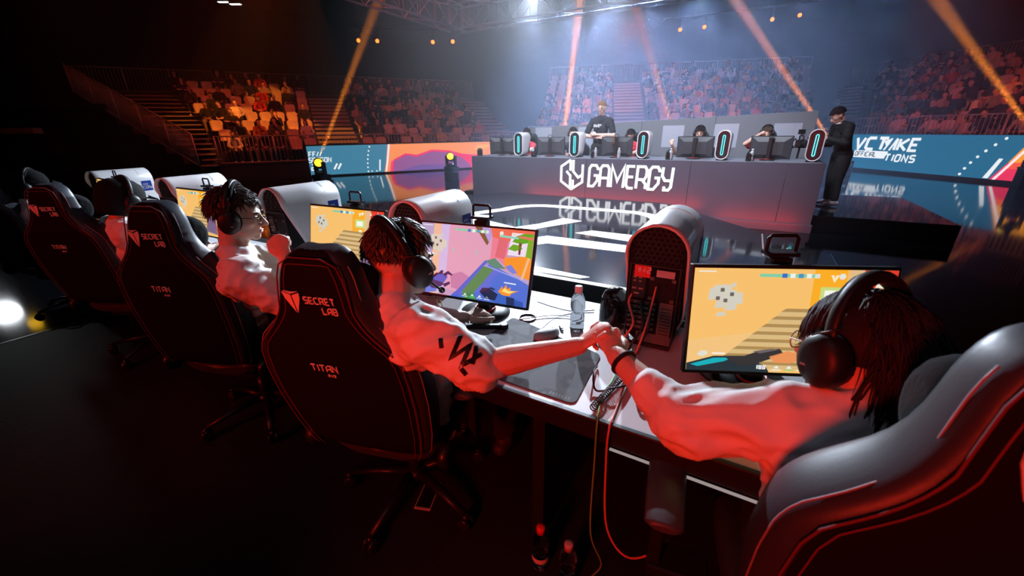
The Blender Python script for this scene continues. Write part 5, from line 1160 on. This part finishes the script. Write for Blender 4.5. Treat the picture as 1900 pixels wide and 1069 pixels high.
def lamp_body(label, p, aim, lens, grp, s=1., st=14, hold=None):
    v = (Vector(aim)-Vector(p)).to_track_quat('-Z', 'Y').to_matrix().to_4x4()
    t = thing('spot_lamp', label, 'lamp', group=grp, M=TR(*p) @ v @ Matrix.Scale(s, 4))
    m = MB(); m.lathe([(.05, .30), (.09, .27), (.10, .1), (.12, .05), (.12, -.02), (.108, -.02)], 18); m.build('housing', M_black, t)
    m = MB(); m.lathe([(.105, -.0205), (.10, -.027), (.04, -.031)], 18); m.build('lens', lens, t)
    m = MB(); m.tube([(-.14, 0, .1), (-.14, 0, .34), (.14, 0, .34), (.14, 0, .1)], .012, 6); m.build('yoke', M_black, t)
    if hold is not None:
        iv = (TR(*p) @ v @ Matrix.Scale(s, 4)).inverted(); q_ = iv @ Vector(hold); m = MB(); m.tube([iv @ (Vector(p)-v.to_3x3() @ Vector((0, 0, -.16*s))), q_], .02/s, 6); m.build('hanger', M_black, t)
    return t
E_w = emis('lamp_white', (.80, .90, 1.0), 40); E_o = emis('lamp_orange', (1.0, .17, .02), 3.5); E_y = emis('lamp_amber', (1.0, .55, .02), 3.0)
for i, (x, aim) in enumerate(((-6.4, (-1.2, 1.2, .9)), (-3.4, (-4, 1.2, .9)), (-1.2, (-1.0, 3, .5)))):
    lamp_body(('brightest white lamp', 'white lamp right of the brightest one', 'third white lamp')[i]+' hung on the far truss arm', (x, 12.6, 5.3), aim, E_w if i == 0 else emis('lamp_soft', (.8, .9, 1), 3), 'white lamps on the truss', 1.3, hold=(x, 12.83, 5.62))
DL_ = []
for i, (px, py) in enumerate(((665, 75), (700, 76), (803, 78), (840, 77), (1262, 55), (1307, 50), (1433, 36), (1484, 28))):
    p = P2(px, py, 27); DL_.append(p); lamp_body(f'distant orange spot lamp high behind the stands, {ORD[i]} from the left', p, Vector((-4+2*(i % 2), 6, 0)), E_o, 'distant orange spot lamps', 1.15, hold=p+Vector((0, .25, .75)))
for a_, b_, w_ in ((0, 3, 'left'), (4, 7, 'right')):
    A_ = DL_[a_]+Vector((0, .25, .75)); B_ = DL_[b_]+Vector((0, .25, .75)); A_ -= (B_-A_)*.15; t = thing('lighting_batten', f'dark pipe the {w_} distant orange lamps hang from', 'pipe', A_)
    m = MB(); m.tube([Vector((0, 0, 0)), (B_-A_)*1.15], .05, 8); m.build('pipe', M_black, t)
    for q_ in (.1, 1.05):
        d_ = (B_-A_)*q_; m = MB(); m.tube([d_, Vector((d_.x, d_.y, 12.5-A_.z))], .02, 5); m.build('hanger', M_black, t)
def mover(label, base, aim, sc=1.0):
    t = thing('moving_head_light', label, 'stage light', base, group='moving head lights on the floor')
    m = MB(); m.box((0, 0, .09*sc), (.40*sc, .40*sc, .18*sc)); m.build('base', M_black, t, bevel=.02)
    m = MB()
    for s in (-1, 1): m.box((s*.19*sc, 0, .36*sc), (.06*sc, .14*sc, .40*sc))
    m.box((0, 0, .20*sc), (.40*sc, .16*sc, .06*sc)); m.build('yoke', M_black, t, bevel=.015)
    p = Vector((0, 0, .50*sc)); v = (Vector(aim)-Vector(base)-p).normalized(); q = v.to_track_quat('Z', 'Y').to_matrix().to_4x4()
    m = MB(); m.lathe([(.06, -.22), (.12, -.18), (.14, -.02), (.15, .10), (.15, .15), (.13, .15)], 20, M=TR(*p) @ q @ Matrix.Scale(sc, 4)); h = m.build('head', M_black, t)
    m = MB(); m.lathe([(.125, .142), (.10, .165), (.05, .178), (.004, .18)], 18, M=TR(*p) @ q @ Matrix.Scale(sc, 4)); m.build('lens', E_y, h)
    m = MB(); m.box((0, .0, .27*sc), (.16*sc, .17*sc, .05*sc)); m.build('white_label', M_white, h)
    return Vector(base)+p+v*.2*sc
FL1 = P2(601, 352, 1); FL1 = Vector((0, 0, 1.65))+(FL1-Vector((0, 0, 1.65)))*(1.65/(1.65-FL1.z)); FL2 = P2(839, 333, 1); FL2 = Vector((0, 0, 1.65))+(FL2-Vector((0, 0, 1.65)))*(1.65/(1.65-FL2.z))
MV = []
for nm, fl in (('left', FL1), ('right', FL2)):
    t = thing('flight_case', f'black case under the {nm} moving head light before the left banner', 'case', fl, .6)
    m = MB(); m.box((0, 0, .14), (.5, .5, .28)); m.build('body', M_black, t, bevel=.015); m = MB()
    for x in (-.24, .24):
        for y in (-.24, .24): m.box((x, y, .14), (.03, .03, .284))
    m.build('corner_profile', mat('case_edge', (.06, .06, .065), .4, .6), t, bevel=.004)
    MV.append(fl+Vector((0, 0, .284)))
a1 = mover('moving head light with amber lens, left of the two before the left banner', MV[0], Vector((-2.5, 0, 4.2)), 1.0)
a2 = mover('moving head light with amber lens, right of the two before the left banner', MV[1], Vector((-2, 0, 5)), 1.0)
MVP = [a1, a2]
# ceiling lights, dark gallery on the left
for i, (px, py) in enumerate(((415, 4), (437, 8))):
    p = P2(px, py, 27); t = thing('ceiling_light', ('left', 'right')[i]+' one of the pair of white ceiling lights', 'ceiling light', p, .5, 'white ceiling lights')
    m = MB(); m.box((0, 0, .06), (.75, .30, .1)); m.build('housing', M_black, t); m = MB(); m.box((0, 0, 0), (.68, .24, .02)); m.build('diffuser', emis('ceiling_lamp', (1, .97, .88), 6), t)
t = thing('gallery', 'dark gallery at the far left with a red-lit edge beam', 'gallery', (-25.0, 2.4, 0), R(30))
m = MB(); m.box((-2.0, 1.0, 1.5), (12, .3, .9)); m.build('fascia', M_blackm, t)
m = MB(); m.box((-1.6, -.1, 1.86), (12.5, .3, .18)); m.build('edge_beam', mat('beam_grey', (.16, .12, .11), .6, noise_=(6, .5)), t, bevel=.01)
m = MB(); m.box((-2.0, 2.6, 2.8), (12, 3.0, .15)); m.build('floor_slab', M_blackm, t)
m = MB(); m.box((-2.5, 1.2, 3.55), (2.6, .5, .06)); m.build('table', M_tier, t); m = MB(); m.box((-3.0, 1.1, 3.9), (.7, .03, .5)); m.build('board', mat('board_grey', (.25, .2, .19), .7), t)
def P(px, py, t): return P2(px, py, t)
# cables
M_cg = mat('cable_green', (.18, .45, .08), .5); M_cr = mat('cable_orange', (.62, .16, .10), .5); M_ck = mat('cable_black', (.01, .01, .01), .45); M_cw = mat('cable_grey', (.35, .35, .37), .5); M_cy = mat('cable_striped', (.30, .22, .05), .6)
W = lambda *q: [tuple(P2(*a)) for a in q]
D = DZ+.006
cable('cable', 'orange cable falling from the desk to the floor right of the joined hands', [(-.215, 1.42, 1.12), (-.225, 1.36, .98), (-.245, 1.28, D+.02), (-.23, 1.05, D), (-.225, .955, D-.01), (-.222, .945, .70), (-.19, .90, .50), (-.11, .90, .42), (-.02, .98, .46), (.0, 1.06, .58)], .0035, M_cr)
cable('cable', 'thin green cable hanging from the desk edge to the floor', [(-.29, 1.36, D), (-.285, 1.2, D), (-.28, 1.05, D+.01), (-.262, .955, D), (-.258, .945, .70), (-.24, .90, .45), (-.20, .92, .30), (-.24, .95, .15), (-.19, .97, .092), (-.12, 1.0, .088)], .0028, M_cg)
cable('cable', 'thin red cable end lying on the floor by the armrest', [(-.26, .93, .09), (-.20, .96, .088), (-.17, 1.02, .088)], .003, mat('cable_red', (.6, .03, .02), .5))
cable('cable', 'black looped cable below the joined hands', [(-.36, 1.25, D), (-.345, 1.16, D+.03), (-.315, 1.10, D+.005), (-.26, 1.12, D+.02), (-.22, 1.2, D)], .0035, M_ck)
pts = []; a0, b0 = Vector((-.255, 1.23, D+.012)), Vector((-.292, 1.0, D+.010))
for i in range(22*8):
    q = i/(22*8); a = 2*pi*i/8; c = a0.lerp(b0, q); pts.append((c.x+.011*cos(a), c.y, c.z+.011*sin(a)))
m = MB(); m.tube(pts, .0022, 5); tag(m.build('coiled_cable', M_ck), 'black coiled cable on the desk beside the mouse pad', 'cable')
cable('cable', 'black cable bundle under the right-hand screen', [(-.08, 1.5, D), (-.02, 1.38, D), (.06, 1.30, D+.01), (.10, 1.38, D), (.02, 1.46, D+.012), (.16, 1.30, D), (.30, 1.26, D)], .004, M_ck)
cable('cable', 'black cable loop lying on the desk near its front edge', [(-.24, 1.28, D), (-.19, 1.12, D+.01), (-.15, 1.07, D), (-.10, 1.10, D), (-.04, 1.06, D), (.02, 1.12, D)], .005, M_ck)
cable('cable', 'grey cable trailing over the desk behind the pink screen', [(-.76, 1.56, D+.06), (-.70, 1.62, D+.02), (-.62, 1.66, D), (-.53, 1.72, D)], .003, M_cw)
cable('cable', 'thin grey cable lying beside the water bottle', [(-.80, 1.46, D), (-.70, 1.56, D), (-.60, 1.60, D), (-.55, 1.58, D)], .0025, M_cw)
cable('cable', 'green and yellow cable behind the pink screen', [(-1.32, 1.42, D+.02), (-1.22, 1.40, D+.035), (-1.16, 1.36, D+.01), (-1.08, 1.38, D)], .003, M_cg)
cable('cable', 'striped yellow cable under the pink screen', [(-1.28, 1.44, D+.03), (-1.20, 1.38, D), (-1.08, 1.36, D), (-1.02, 1.30, D), (-1.06, 1.22, D)], .003, M_cy)
cable('cable', 'black cables lying left of the mouse pad', [(-1.0, 1.34, D), (-.95, 1.25, D), (-1.0, 1.16, D), (-.92, 1.14, D), (-.98, 1.24, D+.006)], .0035, M_ck)
for i, (dx, m_) in enumerate(((-.075, M_cr), (-.03, M_ck), (.0, M_ck))):
    cable('cable', ('orange', 'first black', 'second black')[i]+' cable plugged into the back of the nearest tower', [(-.232+dx, 1.462, 1.06-.02*i), (-.235+dx, 1.44, 1.03), (-.225+dx*.8, 1.435, .95), (-.25+dx*.9, 1.43, .875), (-.255+dx, 1.40, D)], .0045, m_)
t = thing('usb_plug', 'small black plug with grey cable lying before the bottle', 'plug', (-.60, 1.475, DZ), .7)
m = MB(); m.box((0, 0, .006), (.012, .03, .01)); m.build('body', M_bp, t, bevel=.002); m = MB(); m.box((0, -.02, .006), (.009, .012, .005)); m.build('connector', M_metal, t)
t = thing('arm_rest_bar', 'black angled bar lying on the desk left of the mouse pad', 'bar', (-.93, 1.30, DZ), R(28)); m = MB(); m.box((0, 0, .012), (.26, .022, .02)); m.build('bar', M_bp, t, bevel=.004); m = MB(); m.lathe([(.02, 0), (.02, .02), (.015, .024)], 14, M=TR(.12, 0, 0)); m.build('pivot', M_bp, t)
t = thing('cup_ring', 'white ring stand with a round opening on the pale desktop', 'ring', (-.78, 1.50, DZ)); m = MB(); m.loft([[((.036+dr)*cos(a), (.036+dr)*sin(a), z) for a in [2*pi*j/24 for j in range(24)]] for dr, z in ((0, 0), (.004, 0), (.004, .006), (0, .006))], wrap=True); m.build('rim', M_bp, t)
t = thing('keyboard', 'compact dark keyboard in front of the pink screen', 'keyboard', (-1.10, 1.20, DZ), R(12))
m = MB(); m.box((0, 0, .010), (.30, .12, .02)); m.build('case', M_bp, t, bevel=.004)
km = MB(); km.box((0, 0, 0), (.016, .016, .009)); kme = km.mesh('key', [mat('key_pale', (.5, .42, .44), .5)]); fixn(kme)
for i in range(14):
    for j in range(5): o = bpy.data.objects.new('key', kme); COL.objects.link(o); o.parent = t; o.location = (-.130+i*.020, -.043+j*.021, .0245)
t = thing('yellow_tag', 'small yellow tag lying under the pink screen', 'tag', (-1.07, 1.32, DZ), R(55)); m = MB(); m.box((0, 0, .003), (.06, .025, .004)); m.build('card', mat('yellow_card', (.7, .5, .05), .5), t, bevel=.001)
# pale framed cards / phones on the floor
def phone(label, x, y, rz, c):
    t = thing('phone', label, 'phone', (x, y, DECK), R(rz)); m = MB(); m.box((0, 0, .004), (.078, .155, .008)); m.build('case', mat('phone_case', c, .5), t, bevel=.003); m = MB(); m.box((0, 0, .0082), (.066, .135, .0008)); m.build('glass', M_bpg, t)
phone('pale framed phone lying on the floor behind the leftmost chair', -5.0, .86, 50, (.35, .30, .30))
phone('pale framed card lying on the floor under the second chair', -1.03, .985, 20, (.16, .12, .13))
# print on the sleeve of the second player
m = MB(); sh, el = Vector(J2['sh'][1]), Vector(J2['el'][1]); wr2 = Vector(J2['wr'][1])

lamp_body('white flood lamp beyond the left edge, mirrored in the glossy floor', (-18.9, 1.92, 3.3), (-6, .6, 0), emis('flood_white', (.9, .95, 1), 9), None, 3.2, hold=(-19.3, 1.95, 0))
lamp_body('amber lamp beyond the left edge, mirrored in the glossy floor', (-17.0, 2.13, 3.3), (-6, .6, 0), E_y, None, 1.4, hold=(-17.2, 2.15, 0))
def decal(o, lines, wd, Mx, name, mt, dist=.12, off=.0015):
    """flat lettering in the plane of Mx pressed on to the cloth of o"""
    m = MB(); sub = []
    for pl_ in lines:
        q = []
        for (ax, ay), (bx, by) in zip(pl_, pl_[1:]):
            n = max(1, int(math.hypot(bx-ax, by-ay)/.006)); q += [(ax+(bx-ax)*k/n, ay+(by-ay)*k/n) for k in range(n)]
        sub.append(q+[pl_[-1]])
    strokes(m, sub, wd, ident(), .0003)
    vs = []; zax = Mx.to_3x3() @ Vector((0, 0, 1))
    for v in m.v:
        p = Mx @ Vector((v[0], v[1], 0)); ok, loc, nrm, ix = o.ray_cast(p+zax*dist, -zax)
        vs.append((loc+nrm*(off+v[2])) if ok else p)
    me = bpy.data.meshes.new(name); me.from_pydata(vs, [], m.f); me.materials.append(mt)
    d = bpy.data.objects.new(name, me); COL.objects.link(d); d.parent = o.parent; d.matrix_parent_inverse = o.matrix_parent_inverse; return d
bpy.context.view_layer.update()
sh2 = [c for c in p2.children if c.name.startswith('shirt')][0]
c = sh*.25+el*.75; ax = (el-sh).normalized(); toc = (Vector((0, 0, 1.65))-c).normalized()
Mx = frame(c, ax, toc.cross(ax))
L = [[(x*.085-.045, y*.07-.025) for x, y in q] for q in ([(0, 1), (.12, .1), (.42, .85), (.52, .05), (.86, .80)], [(.60, .95), (.78, .30)], [(.55, -.05), (.80, -.15)])] + [[(-.085, .01), (-.07, -.01)]]
decal(sh2, L, .011, Mx, 'sleeve_print', M_bp)
# ------------------------------------------------------------------ haze over the arena and the beams in it
hm = bpy.data.materials.new('stage_haze'); hm.use_nodes = True; nt = hm.node_tree; nt.nodes.clear()
vo = nt.nodes.new('ShaderNodeOutputMaterial'); vs = nt.nodes.new('ShaderNodeVolumeScatter')
vs.inputs['Color'].default_value = (.9, .92, 1, 1); vs.inputs['Density'].default_value = .0065; vs.inputs['Anisotropy'].default_value = .12
nt.links.new(vs.outputs[0], vo.inputs['Volume'])
m = MB(); m.box((-4, 20, 5.5), (56, 31, 10.8)); hz = m.build('haze', hm); hz['kind'] = 'stuff'; hz['label'] = 'thin stage haze hanging over the arena'

beam(MVP[0], MVP[0]+(P2(712, 5, 14.6)-P2(600, 306, 14.2)), 650000, 3.6)
for nm_, a, ta, b, tb, pw_, ang in (('left', (1050, 219), 14.5, (1076, 0), 15, 1500000, 3.8), ('middle', (1240, 213), 15, (1193, 60), 16, 800000, 3.2), ('right', (1504, 206), 14, (1368, 5), 15, 1100000, 3.4), ('far right', (1928, 262), 10.5, (1740, 0), 11.2, 600000, 4.2)):
    A_, B_ = P2(*a, ta), P2(*b, tb); d_ = (B_-A_).normalized(); A_ = A_-d_*((A_.z-.5-.2*d_.z)/d_.z) if nm_ != 'far right' else A_
    bs_ = A_-Vector((0, 0, .5))-d_*.2
    if nm_ == 'far right':
        t = thing('flight_case', 'tall black case under the moving head light at the right edge', 'case', (bs_.x, bs_.y, 0)); m = MB(); m.box((0, 0, bs_.z/2), (.45, .45, bs_.z)); m.build('body', M_black, t, bevel=.015); m = MB(); m.box((0, 0, bs_.z-.03), (.47, .47, .03)); m.build('rim', _mats['case_edge'], t, bevel=.004)
    mover(f'{nm_} moving head light behind the backdrop, throwing an orange beam', A_-Vector((0, 0, .5))-d_*.2, A_+d_*5, 1.0) if nm_ != 'far right' else mover('moving head light at the right edge, throwing the widest orange beam', A_-Vector((0, 0, .5))-d_*.2, A_+d_*5, 1.0)
    beam(A_+d_*.02, A_+d_*5, pw_, ang)
